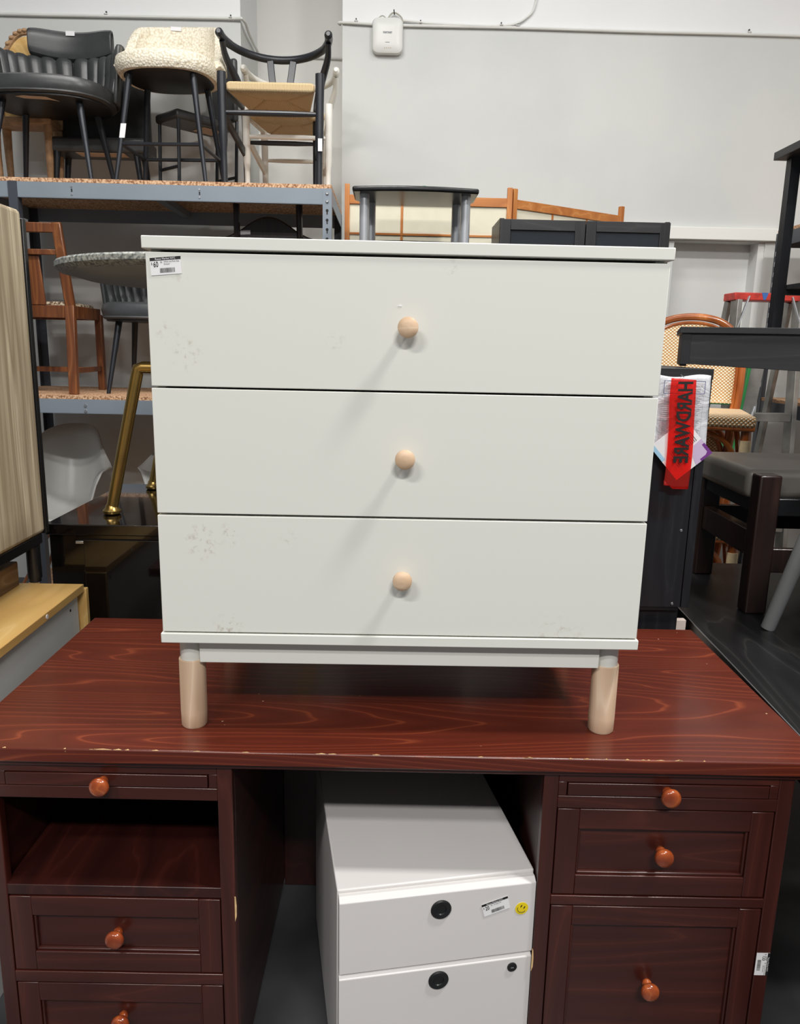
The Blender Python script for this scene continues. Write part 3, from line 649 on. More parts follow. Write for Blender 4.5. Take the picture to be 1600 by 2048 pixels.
def disc(prof, rx, ry, cy, n=48, p=2.6):
    b = MB(); vs = []; fs = []
    for k, z in prof:
        for i in range(n):
            x, y = sup(2*PI*i/n, rx*k, ry*k, p); vs.append((x, y+cy, z+0.03*(y/ry)**2*0))
    for j in range(len(prof)-1):
        for i in range(n): fs.append((j*n+i, j*n+(i+1) % n, (j+1)*n+(i+1) % n, (j+1)*n+i))
    fs += [tuple(range(n-1, -1, -1)), tuple((len(prof)-1)*n+i for i in range(n))]
    return b.add(vs, fs)
disc([(0.80, 0.500), (0.86, 0.505), (0.86, 0.525)], 0.238, 0.215, -0.01).make('seat_pan', 'black_plastic', t, world=False)
disc([(0.84, 0.507), (0.95, 0.508), (1.0, 0.525), (1.02, 0.55), (1.0, 0.575), (0.9, 0.59), (0.5, 0.595)], 0.238, 0.215, -0.01).make('seat', 'boucle', t, world=False)
def bk(u, v):
    a = PI*(-0.04+1.08*u); w = abs(2*u-1)
    q = min(1.0, max(0.0, (1.0-w)/0.42)); q = q*q*(3-2*q)
    h = 0.02+0.235*q+0.035*max(0, 1-(w/0.6)**2)
    z = 0.55+h*v; fl = 1.04-0.10*v
    x, y = sup(a, 0.238*fl, 0.215, 2.7)
    return (-x, y-0.01+0.055*v*max(0, math.sin(a)), z)
MB().grid(bk, 49, 11).make('backrest', 'boucle', t, solid=0.045, off=0.0, sub=1, world=False)
quad('price_tag', 'paper', t, (-0.065, 0.228, 0.815), (1, 0, -0.05), (0, 0.2, 1), 0.055, 0.02, (0, -1, 0.2), 0.002)
b_ = lg(-1, 1, 0.26); quad('price_tag', 'paper', t, (b_[0]-0.012, b_[1]-0.016, b_[2]-0.05), (1, 0, 0), (0.13, 0.1, 1), 0.026, 0.065, (0, -1, 0), 0.003)

# tufted leather chairs
def tufted(name, label, cat, loc, rz, mat, seat_z=0.39, hw=0.30, headrest=True, group=None, legm='black_metal', n_tuft=15):
    t = thing(name, label, cat, loc, rz, group)
    for sx in (-1, 1):
        for y0, y1 in ((-0.19, -0.12), (0.20, 0.13)):
            MB().tube([(sx*(hw*0.80), y0, 0), (sx*(hw*0.60), y1, seat_z-0.01)], [0.010, 0.017], 12).make('leg', legm, t, world=False)
    disc([(0.90, seat_z-0.012), (0.93, seat_z-0.010), (0.93, seat_z)], hw, 0.235, 0).make('seat_pan', 'black_plastic', t, world=False)
    disc([(0.96, seat_z-0.002), (1.0, seat_z+0.006), (0.99, seat_z+0.013), (1.0, seat_z+0.02), (1.02, seat_z+0.045), (0.99, seat_z+0.07), (0.9, seat_z+0.082), (0.4, seat_z+0.086)], hw, 0.235, 0).make('seat_cushion', mat, t, world=False)
    for i in range(n_tuft):
        u = (i+0.5)/n_tuft; a = PI*(0.03+0.94*u)
        x, y = sup(a, hw*0.99, 0.225, 2.4); x2, y2 = sup(a+0.04, hw*1.10, 0.265, 2.4)
        p = [(x, y, seat_z+0.05), (x*1.02, y*1.02, seat_z+0.10), ((x+x2)/2*1.01, (y+y2)/2*1.01, seat_z+0.17), (x2, y2, seat_z+0.27), (x2*1.0, y2*1.0+0.008, seat_z+0.30)]
        wd_ = hw*2.0/n_tuft*1.75
        MB().tube(bez(p, 4), [0.018, 0.024, 0.027, 0.028, 0.028, 0.027, 0.026, 0.026, 0.026, 0.027, 0.028, 0.028, 0.028, 0.026, 0.022, 0.014, 0.006][:17], 10,
                  ref=(math.cos(a), math.sin(a), 0), rb=[wd_*q for q in (0.35, 0.5, 0.56, 0.55, 0.52, 0.5, 0.48, 0.5, 0.54, 0.58, 0.6, 0.62, 0.62, 0.6, 0.5, 0.35, 0.15)]).make('tuft', mat, t, world=False)
    def sh(u, v):
        a = PI*(0.0+1.0*u); x, y = sup(a, hw*(1.03+0.10*v), 0.255+0.035*v, 2.4); return (x, y, seat_z+0.02+0.265*v)
    MB().grid(sh, 31, 5).make('back_shell', mat, t, solid=0.02, off=0.0, bev=0.006, world=False)
    if headrest:
        def hd(u, v):
            w = 2*u-1; e = (1-abs(w)**6)
            th = 0.024*math.sqrt(max(0, 1-abs(2*v-1)**4))
            return (w*hw*0.70+0.03, 0.285-0.05*w*w-th, seat_z+0.285+0.15*v*(0.90+0.10*e)-0.012*(1-w*w)*v+0.02*(w*w)*(1-v))
        def hb(u, v):
            p = hd(u, v); return (p[0], 0.285-0.05*(2*u-1)**2+0.015*math.sqrt(max(0, 1-abs(2*v-1)**4)), p[2])
        b = MB().grid(hd, 25, 11); b.grid(hb, 25, 11)
        b.make('headrest', mat, t, solid=0.012, off=0, bev=0.004, world=False)
        quad('price_tag', 'paper', t, (0.0, 0.2535, seat_z+0.400), (1, 0, 0), (0, 0, 1), 0.045, 0.022, (0, -1, 0), 0.002)
    return t
t = tufted('leather_chair', 'black leather chair with pleated wraparound back and headrest beside the cream stool', 'chair', (-1.715, 2.81, 2.195), 0.02, 'leather')
MB().prism([(-0.09, -0.19), (-0.05, -0.205), (0.05, -0.195), (0.09, -0.13), (0.05, -0.15), (-0.06, -0.16)], 0.3755, 0.377).make('care_label', 'kraft', t, world=False)
# low black lounge seat behind it
t = thing('lounge_chair', 'low black lounge chair with paper label under its seat behind the pleated leather chair', 'chair', (-1.585, 3.05, 2.195), 0.0)
def slab(name, mat, par, x0, x1, y0, y1, z0, z1, bev=0.015): return MB().box(x0, x1, y0, y1, z0, z1).make(name, mat, par, bev, 3, world=False)
slab('seat', 'leather', t, -0.26, 0.27, -0.05, 0.14, 0.225, 0.30)
slab('backrest', 'leather', t, -0.24, 0.25, 0.09, 0.135, 0.30, 0.62)
for x in (-0.20, 0.21):
    for y in (-0.03, 0.11): MB().tube([(x*1.12, y, 0), (x, y, 0.23)], [0.011, 0.017], 12).make('leg', 'black_metal', t, world=False)
quad('care_label', 'kraft', t, (-0.10, -0.045, 0.2235), (1, 0, 0), (0, 1, 0), 0.25, 0.09, (0, 0, -1), 0.001)
# black sled frame chair
t = thing('sled_chair', 'black leather chair on thin sled frame turned aside behind the cream stool', 'chair', (-1.085, 3.085, 2.195), -0.75)
slab('seat', 'leather', t, -0.105, 0.105, -0.17, 0.18, 0.375, 0.42)
slab('backrest', 'leather', t, -0.105, 0.105, 0.18, 0.215, 0.43, 0.74)
for s in (-1, 1):
    MB().tube(bez([(s*0.088, -0.15, 0.385), (s*0.09, -0.155, 0.2), (s*0.09, -0.16, 0.02), (s*0.09, -0.145, 0.009), (s*0.09, 0.17, 0.009), (s*0.09, 0.188, 0.02), (s*0.09, 0.205, 0.4), (s*0.09, 0.208, 0.52)], 6), 0.009, 8).make('sled_frame', 'black_metal', t, world=False)
for y, z in ((-0.157, 0.15), (0.192, 0.15)): MB().tube([(-0.09, y, z), (0.09, y, z)], 0.008, 8).make('cross_bar', 'black_metal', t, world=False)
quad('care_label', 'kraft', t, (-0.05, 0.02, 0.3735), (1, 0, 0), (0, 1, 0), 0.11, 0.12, (0, 0, -1), 0.001)
# carved chair at the far left
t = thing('carved_armchair', 'carved bleached wood armchair with caned oval back at the far left of the top shelf', 'chair', (-1.955, 3.075, 2.195), 0.0)
def arch(r, z): return [(-0.155*math.cos(PI*i/20), 0.06, 0.50+0.325*math.sin(PI*i/20)) for i in range(21)]
MB().tube([(-0.085*0.9-0.07, 0.06, 0.36)]+arch(0, 0)+[(0.085*0.9+0.07, 0.06, 0.36)], 0.014, 10).make('back_frame', 'wood_carved', t, world=False)
for i in range(1, 20):
    a = PI*i/20; MB().lathe([(0.004, -0.012), (0.013, -0.006), (0.015, 0.0), (0.010, 0.007), (0.0, 0.009)], 10, (-0.158*math.cos(a), 0.05, 0.50+0.333*math.sin(a)), (-math.cos(a)*0.6, -0.5, math.sin(a))).make('rosette', 'wood_carved', t, world=False)
MB().prism([(-0.142*math.cos(PI*i/20), 0.50+0.305*math.sin(PI*i/20)) for i in range(21)]+[(0.142, 0.37), (-0.142, 0.37)], 0.056, 0.064, 'xz').make('cane_back', 'maple', t, world=False)
MB().box(-0.155, 0.155, -0.085, 0.075, 0.35, 0.385).make('seat', 'wood_carved', t, 0.008, world=False)
for x in (-0.135, 0.135):
    for y in (-0.065, 0.055): MB().tube(bez([(x*1.02, y, 0), (x*0.97, y, 0.08), (x, y*1.05, 0.22), (x*1.0, y, 0.35)], 5), [0.012+0.011*(i/15) for i in range(16)], 12).make('leg', 'wood_carved', t, world=False)

# ------------------------------------------------------------------ chairs on the middle shelf
t = thing('dining_chair', 'brown wooden dining chair with flat splat and patterned seat on the middle shelf', 'chair', (-1.815, 2.60, 1.200), 0.0)
for s in (-1, 1):
    MB().beam((s*0.215, -0.03, 0), (s*0.213, 0.0, 0.43), 0.042, 0.034, up=(0, 1, 0), w2=0.044, h2=0.036).make('rear_leg', 'chair_brown', t, 0.003, world=False)
    MB().beam((s*0.213, 0.0, 0.425), (s*0.185, -0.035, 0.81), 0.044, 0.036, up=(0, 1, 0), w2=0.046, h2=0.026).make('back_post', 'chair_brown', t, 0.006, world=False)
    MB().beam((s*0.20, 0.40, 0), (s*0.20, 0.40, 0.40), 0.036, 0.036, up=(0, 1, 0)).make('front_leg', 'chair_brown', t, 0.003, world=False)
    MB().beam((s*0.21, 0.0, 0.40), (s*0.20, 0.40, 0.40), 0.022, 0.06).make('seat_rail', 'chair_brown', t, 0.002, world=False)
    MB().beam((s*0.21, -0.02, 0.115), (s*0.20, 0.40, 0.115), 0.018, 0.026).make('side_stretcher', 'chair_brown', t, 0.002, world=False)
MB().beam((-0.195, 0.0, 0.40), (0.195, 0.0, 0.40), 0.022, 0.06).make('seat_rail', 'chair_brown', t, 0.002, world=False)
MB().beam((-0.185, 0.40, 0.40), (0.185, 0.40, 0.40), 0.022, 0.06).make('seat_rail', 'chair_brown', t, 0.002, world=False)
MB().beam((-0.19, -0.034, 0.785), (0.19, -0.034, 0.785), 0.022, 0.046).make('top_rail', 'chair_brown', t, 0.004, world=False)
MB().beam((-0.195, -0.022, 0.675), (0.195, -0.022, 0.675), 0.018, 0.026).make('mid_rail', 'chair_brown', t, 0.003, world=False)
MB().prism([(-0.08, 0.665), (0.08, 0.665), (0.10, 0.43), (-0.10, 0.43)], -0.014, -0.004, 'xz').make('back_splat', 'chair_brown', t, 0.002, world=False)
MB().beam((-0.2, 0.18, 0.115), (0.2, 0.18, 0.115), 0.018, 0.026).make('stretcher', 'chair_brown', t, 0.002, world=False)
MB().box(-0.185, 0.185, 0.022, 0.385, 0.42, 0.448).make('seat', 'upholstery', t, 0.012, 3, world=False)
tufted('leather_stool', 'dark grey leather chair with pleated back under the round stone table on the middle shelf', 'chair', (-1.27, 2.87, 1.200), 0.0, 'leather_grey', 0.375, 0.25, False)
# dark carved chair seen above the dresser
def dark_chair(label, loc, rz, grp):
    t = thing('side_chair', label, 'chair', loc, rz, grp)
    for s in (-1, 1):
        MB().tube(bez([(s*0.165, 0.02, 0), (s*0.165, 0.03, 0.25), (s*0.16, 0.02, 0.45), (s*0.158, -0.005, 0.7), (s*0.156, -0.02, 0.925), (s*0.156, -0.021, 0.94)], 4), [0.016]*16+[0.017]*4+[0.010], 10).make('back_post', 'chair_dark', t, world=False)
        MB().tube(bez([(s*0.19, 0.34, 0), (s*0.175, 0.33, 0.1), (s*0.195, 0.34, 0.3), (s*0.19, 0.34, 0.41)], 5), [0.014]*5+[0.02]*11, 10).make('front_leg', 'chair_dark', t, world=False)
    cr = [(-0.225+0.45*i/24, 0.815+0.055*math.cos(PI*(i-12)/12*0.9)*1.0*(1 if abs(i-12) < 9 else 0.9)) for i in range(25)]
    MB().prism([(x, z+0.02) for x, z in cr]+[(x, z-0.085) for x, z in reversed(cr)], -0.012, 0.012, 'xz').make('crest_rail', 'chair_dark', t, 0.006, world=False)
    MB().prism([(-0.05, 0.46), (-0.035, 0.55), (-0.07, 0.68), (-0.05, 0.80), (0.05, 0.80), (0.07, 0.68), (0.035, 0.55), (0.05, 0.46)], -0.006, 0.006, 'xz').make('back_splat', 'chair_dark', t, 0.003, world=False)
    MB().box(-0.19, 0.19, 0.0, 0.36, 0.40, 0.455).make('seat', 'leather', t, 0.012, 3, world=False)
    for y in (0.02, 0.34): MB().beam((-0.17, y, 0.16), (0.17, y, 0.16), 0.02, 0.028).make('stretcher', 'chair_dark', t, 0.003, world=False)
    quad('price_tag', 'paper', t, (-0.14, -0.0135, 0.80), (1, 0, 0.05), (0, 0, 1), 0.05, 0.02, (0, -1, 0), 0.001)
    return t
dark_chair('dark carved side chair with curved crest rail on the middle shelf above the dresser', (-0.655, 2.78, 1.200), 0.0, None)

# ------------------------------------------------------------------ white shell chairs on the bottom shelf
def shell(label, loc, rz):
    t = thing('shell_chair', label, 'chair', loc, rz, 'white moulded shell chairs')
    def sf(u, v):
        a = 2*PI*u-PI/2; c, s_ = math.cos(a), math.sin(a)
        b_ = (s_+1)/2
        k = min(1, max(0, (b_-0.16)/0.24)); k = k*k*(3-2*k)
        g = max(0, (b_-0.45)/0.55)
        h = 0.035+0.345*k+0.115*g*g*(3-2*g)
        arm = math.exp(-((b_-0.43)/0.13)**2)
        fl = 1.0+0.32*arm*max(0, (v-0.80)/0.20)**1.2
        q = v**0.75
        x = 0.215*c*(1-0.22*g)*(0.12+0.88*q)*fl; y = 0.235*s_*(0.12+0.88*q)
        hv = v**2.6 if v < 0.86 else 0.86**2.6+(1-0.86**2.6)*((v-0.86)/0.14)*(1-0.75*arm)
        return (x, y+0.07*g*v**3, 0.36+0.015*v+h*hv)
    MB().grid(sf, 56, 18, wrap=True).make('shell', 'white_plastic', t, solid=0.007, off=0, world=False)
    MB().lathe([(0.0, 0.355), (0.05, 0.357), (0.06, 0.364), (0.0, 0.366)], 20).make('base_plate', 'black_plastic', t, world=False)
    for sx in (-1, 1):
        for y in (-1, 1): MB().tube([(sx*0.20, y*0.20, 0), (sx*0.04, y*0.04, 0.358)], 0.008, 10).make('leg', 'chair_brown', t, world=False)
    return t
shell('white moulded shell armchair under the rack beside the grey oak cabinet', (-1.83, 2.90, 0.12), 0.05)
shell('white moulded shell chair under the rack half hidden behind the dresser', (-1.13, 2.90, 0.12), -0.1)

# ------------------------------------------------------------------ left foreground: maple cabinet, oak cabinet, lacquer chest, table
mc = thing('low_cabinet', 'low cabinet with yellow maple top and white side at the left of the desk', 'cabinet', (-1.15, 0.3, 0))
MB().box(-1.45, -0.876, -0.35, 0.757, 0.778, 0.80).make('top', 'maple', mc, 0.0015)
MB().box(-1.43, -0.890, -0.33, 0.742, 0.0, 0.778).make('body', 'panel_white', mc, 0.001)
MB().box(-0.945, -0.872, 0.760, 0.776, 0.0, 0.785).make('back_board', 'maple', mc, 0.001)
for y, z in ((0.52, 0.789), ): MB().lathe([(0.006, 0), (0.006, 0.0015), (0, 0.0015)], 12, (-0.876, y, z), (1, 0, 0)).make('screw_cap', 'paper', mc)
MB().lathe([(0.004, 0), (0.004, 0.001), (0, 0.001)], 12, (-0.890, 0.69, 0.745), (1, 0, 0)).make('cam_hole', 'ink', mc)
oc = thing('oak_cabinet', 'grey oak cabinet on short black legs standing on the maple topped cabinet', 'cabinet', (-1.2, 0.45, 0.80))
MB().box(-1.40, -0.995, -0.02, 0.812, 0.935, 1.795).make('body', 'oak', oc, 0.012, 3)
MB().box(-1.395, -0.992, 0.812, 0.830, 0.93, 1.775).make('back_frame', 'black_satin', oc, 0.003)
MB().box(-1.39, -1.0, 0.0, 0.80, 0.905, 0.935).make('base_frame', 'black_satin', oc, 0.003)
for x in (-1.37, -1.018):
    for y in (0.03, 0.775):
        l_ = MB().lathe([(0.019, 0.012), (0.019, 0.105), (0, 0.105)], 16, (x, y, 0.80)).make('leg', 'black_satin', oc)
        MB().lathe([(0.016, 0.0), (0.016, 0.012), (0, 0.012)], 14, (x, y, 0.80)).make('foot', 'black_plastic', l_)
tag(MB().box(-1.36, -1.046, 0.55, 0.74, 0.80, 0.868).make('wood_block', 'pine_drift', None, 0.003), 'rough brown wood block lying under the grey oak cabinet', 'wood block')
ch = thing('lacquer_chest', 'black high gloss lacquer chest behind the desk carrying the brass legged table', 'chest', (-0.6, 1.17, 0))
MB().box(-1.012, -0.16, 0.843, 1.505, 0.918, 0.95).make('top', 'gloss_black', ch, 0.003)
MB().box(-1.005, -0.167, 0.853, 1.50, 0.0, 0.918).make('body', 'gloss_black', ch, 0.002)
MB().box(-0.905, -0.175, 0.843, 0.853, 0.10, 0.905).make('door', 'gloss_black', ch, 0.002)
MB().box(-0.928, -0.905, 0.846, 0.853, 0.892, 0.900).make('hinge', 'zinc', ch, 0.001)
st = thing('round_table', 'round grey terrazzo topped table with angled brass tube legs standing on the lacquer chest', 'table', (-0.56, 1.2, 0.95))
def tt(name, mat, prof): return MB().lathe(prof, 72, (-0.56, 1.2, 0.95)).make(name, mat, st)
tt('table_top', 'stone', [(0.452, 0.709), (0.470, 0.712), (0.482, 0.722), (0.482, 0.735), (0.478, 0.740), (0.0, 0.741)])
tt('underside', 'stone_plain', [(0.0, 0.694), (0.40, 0.695), (0.452, 0.709), (0.0, 0.709)])
for y in (0.99, 1.41):
    MB().tube([(-0.868, y, 0.975), (-0.773, y, 1.375), (-0.770, y, 1.388), (-0.755, y, 1.393), (-0.365, y, 1.393), (-0.350, y, 1.388), (-0.347, y, 1.375), (-0.252, y, 0.975)], 0.0175, 16, ref=(0, 1, 0)).make('leg_frame', 'brass', st)
    for x in (-0.870, -0.250): MB().lathe([(0.020, 0.0), (0.026, 0.004), (0.027, 0.012), (0.020, 0.020), (0.017, 0.03), (0, 0.03)], 20, (x, y, 0.95)).make('foot', 'brass', st)
MB().tube([(-0.56, 0.99, 1.393), (-0.56, 1.41, 1.393)], 0.0175, 12).make('cross_tube', 'brass', st)
MB().tube([(-0.56, 1.2, 1.393), (-0.56, 1.2, 1.645)], 0.035, 20).make('column', 'brass', st)

# ------------------------------------------------------------------ behind the dresser: stand, glazed bookcases, screen
bk_ = thing('bookcase', 'plain black bookcase behind the dresser carrying the small black stand', 'bookcase', (0.066, 2.375, 0))
for x in (-0.235, 0.345): MB().box(x, x+0.02, 2.20, 2.56, 0, 1.893).make('side_panel', 'black_wood_v', bk_, 0.001)
for z in (0.08, 0.5, 0.95, 1.4, 1.873): MB().box(-0.215, 0.345, 2.20, 2.55, z, z+0.02).make('shelf', 'black_wood', bk_, 0.001)
MB().box(-0.215, 0.345, 2.55, 2.56, 0, 1.893).make('back_panel', 'black_wood', bk_)
tv = thing('media_stand', 'small black two tier stand with four silver columns above the dresser', 'stand', (0.066, 2.37, 1.893))
def bow(w, d, n=14):
    f = [(-w/2+w*i/n, -d/2-0.035*math.sin(PI*i/n)) for i in range(n+1)]
    return f+[(w/2, d*0.15), (w*0.40, d/2), (-w*0.40, d/2), (-w/2, d*0.15)]
for nm, z0, z1 in (('base_shelf', 0, 0.022), ('top_shelf', 0.222, 0.244)):
    MB().prism(bow(0.545, 0.34), z0, z1).make(nm, 'black_satin', tv, 0.008, 3, world=False)
for x, y in ((-0.222, -0.105), (0.222, -0.105), (-0.198, 0.11), (0.198, 0.11)): MB().lathe([(0.021, 0.022), (0.021, 0.222), (0, 0.222)], 20, (x, y, 0)).make('column', 'silver', tv, world=False)
g_ = MB().prism([(0.025, -0.16), (0.042, -0.165), (0.046, -0.15), (0.03, -0.148)], 0.244, 0.252).make('tape_scrap', 'green_bit', tv, 0.002, world=False)
gb = thing('glazed_bookcase', 'tall black brown bookcase with two glass doors beyond the dresser', 'bookcase', (0.828, 2.44, 0))
for x in (0.446, 1.187): MB().box(x, x+0.02, 2.302, 2.58, 0, 2.02).make('side_panel', 'black_wood_v', gb, 0.001)
for z in (0.07, 0.45, 0.83, 1.21, 1.60, 2.0): MB().box(0.466, 1.187, 2.31, 2.57, z, z+0.02).make('shelf', 'black_wood', gb, 0.001)
MB().box(0.466, 1.187, 2.57, 2.58, 0, 2.02).make('back_panel', 'black_wood', gb)
for x in (0.446, 1.187): MB().box(x, x+0.02, 2.30, 2.58, 2.02, 2.036).make('top_lip', 'black_wood', gb, 0.001)
for x0, x1 in ((0.448, 0.826), (0.830, 1.205)):
    d = MB().box(x0, x0+0.045, 2.282, 2.30, 0.05, 2.03).make('door', 'black_wood_v', gb, 0.0015)
    MB().box(x1-0.045, x1, 2.282, 2.30, 0.05, 2.03).make('door_stile', 'black_wood_v', d, 0.0015)
    for z in (1.985, 0.05): MB().box(x0+0.045, x1-0.045, 2.282, 2.30, z, z+0.045).make('door_rail', 'black_wood', d, 0.0015)
    MB().box(x0+0.043, x1-0.043, 2.289, 2.293, 0.093, 1.987).make('glass_pane', 'glass', d)
sj = thing('shoji_screen', 'folding rice paper screen with orange pine frame standing behind the bookcases', 'screen', (0.4, 2.75, 0))
def shoji(a, b):
    a, b = Vector((a[0], a[1], 0)), Vector((b[0], b[1], 0)); d = (b-a); L = d.length; d.normalize()
    def Pp(u, z): q = a+d*u; return (q.x, q.y, z)
    up = (d.y, -d.x, 0)
    p = MB().beam(Pp(0.012, 0), Pp(0.012, 2.238), 0.024, 0.024, up=up).make('panel_post', 'orange_pine_v', sj, 0.001)
    MB().beam(Pp(L-0.012, 0), Pp(L-0.012, 2.238), 0.024, 0.024, up=up).make('panel_post', 'orange_pine_v', sj, 0.001)
    for z, h in ((2.168, 0.042), (0.08, 0.05)): MB().beam(Pp(0.024, z), Pp(L-0.024, z), 0.02, h).make('panel_rail', 'orange_pine', sj, 0.001)
    MB().beam(Pp(0.024, 1.125), Pp(L-0.024, 1.125), 0.003, 2.05).make('paper', 'ricepaper', sj)
    nv = 3
    for i in range(1, nv): u = 0.024+(L-0.048)*i/nv; MB().beam(Pp(u, 0.1), Pp(u, 2.147), 0.012, 0.009, up=up).make('lattice_bar', 'orange_pine_v', sj)
    for i in range(1, 15): MB().beam(Pp(0.024, 2.147-0.137*i), Pp(L-0.024, 2.147-0.137*i), 0.012, 0.009).make('lattice_bar', 'orange_pine', sj)
shoji((-0.268, 2.70), (0.553, 2.70)); shoji((0.557, 2.715), (1.225, 3.13))

# ------------------------------------------------------------------ right side: black cabinet, hardware bag
bc = thing('black_cabinet', 'tall black wood grain cabinet right of the dresser with the hardware bag on it', 'cabinet', (0.6, 0.85, 0))
MB().box(0.43, 0.762, 0.655, 1.06, 0.72, 1.428).make('body', 'black_wood_v', bc, 0.001)
MB().box(0.43, 0.745, 0.665, 1.05, 0.0, 0.72).make('base', 'black_satin', bc, 0.001)
MB().box(0.762, 0.784, 0.64, 1.06, 0.80, 1.428).make('side_panel', 'black_wood_v', bc, 0.001)
MB().box(0.43, 0.76, 0.64, 0.655, 0.80, 1.402).make('front_panel', 'black_wood_v', bc, 0.0008)
MB().box(0.43, 0.785, 0.638, 1.06, 1.404, 1.430).make('top_board', 'black_wood', bc, 0.001)
MB().box(0.43, 0.757, 0.642, 0.655, 0.79, 0.799).make('bottom_rail', 'black_satin', bc, 0.001)
for z, x in ((1.012, 0.743), (0.81, 0.738)): MB().lathe([(0.004, 0), (0.003, 0.002), (0, 0.002)], 12, (x, 0.64, z), (0, -1, 0)).make('screw', 'zinc', bc)
hb = thing('hardware_bag', 'clear grey plastic hardware bag with red tape and white card taped to the black cabinet', 'bag', (0.70, 0.632, 1.24))
def P3(x, y, z): return (x-0.70, y-0.632, z-1.24)
def bagf(u, v):
    x = 0.628+0.147*u+0.012*v*0; w = 4*u*(1-u)
    z = 1.222+0.19*v+0.004*math.sin(7*u+2)*(v > 0.95)
    return P3(x+0.006*(1-v), 0.634-0.006*w*(0.4+math.sin(PI*v))-0.0012*math.sin(9*u+6*v), z)
MB().grid(bagf, 17, 21).make('pouch', 'pouch', hb, solid=0.003, off=1, world=False)
YB = 0.6185
pr_ = MB()
def rect_outline(x0, x1, z0, z1, w, y, name, mat, par):
    b = MB()
    for a in ((x0, x1, z0, z0+w), (x0, x1, z1-w, z1), (x0, x0+w, z0, z1), (x1-w, x1, z0, z1)):
        q = [P3(a[0], y, a[2]), P3(a[1], y, a[2]), P3(a[1], y, a[3]), P3(a[0], y, a[3])]; b.add(q, [(0, 1, 2, 3)])
    return b.make(name, mat, par, world=False)
rect_outline(0.655, 0.759, 1.368, 1.400, 0.0014, YB, 'printed_box', 'ink_blue', hb)
for z0, z1 in ((1.335, 1.364), (1.306, 1.335), (1.255, 1.306)): rect_outline(0.653, 0.757, z0, z1, 0.0005, YB, 'printed_box', 'ink_grey', hb)
text('lettering', 'FURNITURE', 0.0065, 'ink', hb, P3(0.660, YB, 1.3845), (1, 0, 0), (0, 0, 1), sx=0.9)
text('lettering', 'DEVICE', 0.0065, 'ink', hb, P3(0.752, YB, 1.3845), (1, 0, 0), (0, 0, 1), 'RIGHT', 0.95)
b = MB(); r2 = random.Random(9)
for z in [1.378, 1.373]+[1.359-0.0036*i for i in range(6)]+[1.330-0.005*i for i in range(4)]+[1.301-0.0036*i for i in range(10)]:
    for x0, x1 in ((0.658, 0.672), (0.733, 0.733+r2.uniform(0.010, 0.022))):
        b.add([P3(x0, YB, z), P3(x1, YB, z), P3(x1, YB, z+0.0013), P3(x0, YB, z+0.0013)], [(0, 1, 2, 3)])
stuff(b.make('fine_print', 'ink_grey', hb, world=False))
# square card hung on its corner
YC = 0.6145
C0 = Vector(P3(0.712, YC, 1.228)); e1 = Vector((0.062, 0, 0.062))*1.02; e2 = Vector((-0.066, 0, 0.056))*1.02   # half diagonals
e1 = Vector((0.080, 0, -0.006)); e2 = Vector((0.004, 0, 0.078))
cr = [C0-e2, C0+e1, C0+e2, C0-e1]
card = MB().add([c+Vector((0, d, 0)) for d in (0, 0.0012) for c in cr], [(0, 1, 2, 3), (7, 6, 5, 4)]+[(i, i+4, (i+1) % 4+4, (i+1) % 4) for i in range(4)]).make('card', 'paper', hb, world=False)
def cq(s, t_, w, h):   # card space along its edges (0..1)
    o_ = C0-e1; U = e1-(-e2); 
    a_ = (e1-e2)*0.5*2; 
    return None
EU = (cr[1]-cr[0]); EV = (cr[3]-cr[0])
def cp(u, v, d=-0.0004): return cr[0]+EU*u+EV*v+Vector((0, d, 0))
def cpoly(pts, name, mat, d=-0.0004): return MB().add([cp(u, v, d) for u, v in pts], [tuple(range(len(pts)))]).make(name, mat, card, world=False)
cpoly([(0.55, 0.0), (1.0, 0.0), (1.0, 0.42), (0.78, 0.40), (0.60, 0.2)], 'printed_patch', 'lilac')
cpoly([(0.70, 0.0), (1.0, 0.0), (1.0, 0.30), (0.93, 0.30), (0.93, 0.10), (0.86, 0.06), (0.70, 0.06)], 'printed_border', 'purple', -0.0007)
cpoly([(0.0, 0.55), (0.0, 1.0), (0.09, 1.0), (0.09, 0.55)], 'printed_border', 'sky_blue', -0.0007)
b = MB()
for i in range(16):
    u = 0.90-0.045*i; v0 = 0.45 if u > 0.55 else 0.2; L_ = r2.uniform(0.25, 0.42)
    b.add([cp(u, v0, -0.0008), cp(u, v0+L_, -0.0008), cp(u-0.012, v0+L_, -0.0008), cp(u-0.012, v0, -0.0008)], [(0, 1, 2, 3)])
stuff(b.make('fine_print', 'ink', card, world=False))
YT = 0.6095
def tapef(u, v):
    xl = 0.672+(-0.002 if v > 0.9 else 0)+0.0*v; 
    x0 = 0.671+0.007*(1-v)*0.4; wdt = 0.064
    z = 1.128+0.279*v
    x = x0+wdt*u+0.003*math.sin(5*v)
    return P3(x, YT-0.0022*math.sin(14*v+3*u)*(v*v)-0.002*u*(1-u), z-0.004*u*(v > 0.97)+(0.022*(0.35-u)/0.35 if (v < 0.001 and u < 0.35) else 0))
tp = MB().grid(tapef, 9, 33).make('tape', 'tape', hb, solid=0.0003, world=False)
text('lettering', 'HARDWARE', 0.0500, 'ink', hb, P3(0.7215, YT-0.0034, 1.4005), (0.03, 0, -1), (-1, 0, -0.02), 'LEFT', 0.735, 0.0015)
MB().tube([P3(0.700, 0.6105, 1.409), P3(0.700, 0.632, 1.414)], 0.0012, 6).make('staple', 'zinc', hb, world=False)

tag(MB().box(0.752, 0.806, 0.70, 0.72, 0.0, 0.742).make('pale_board', 'floorboard', None, 0.001), 'narrow pale board standing between the black cabinet and the black table', 'board')
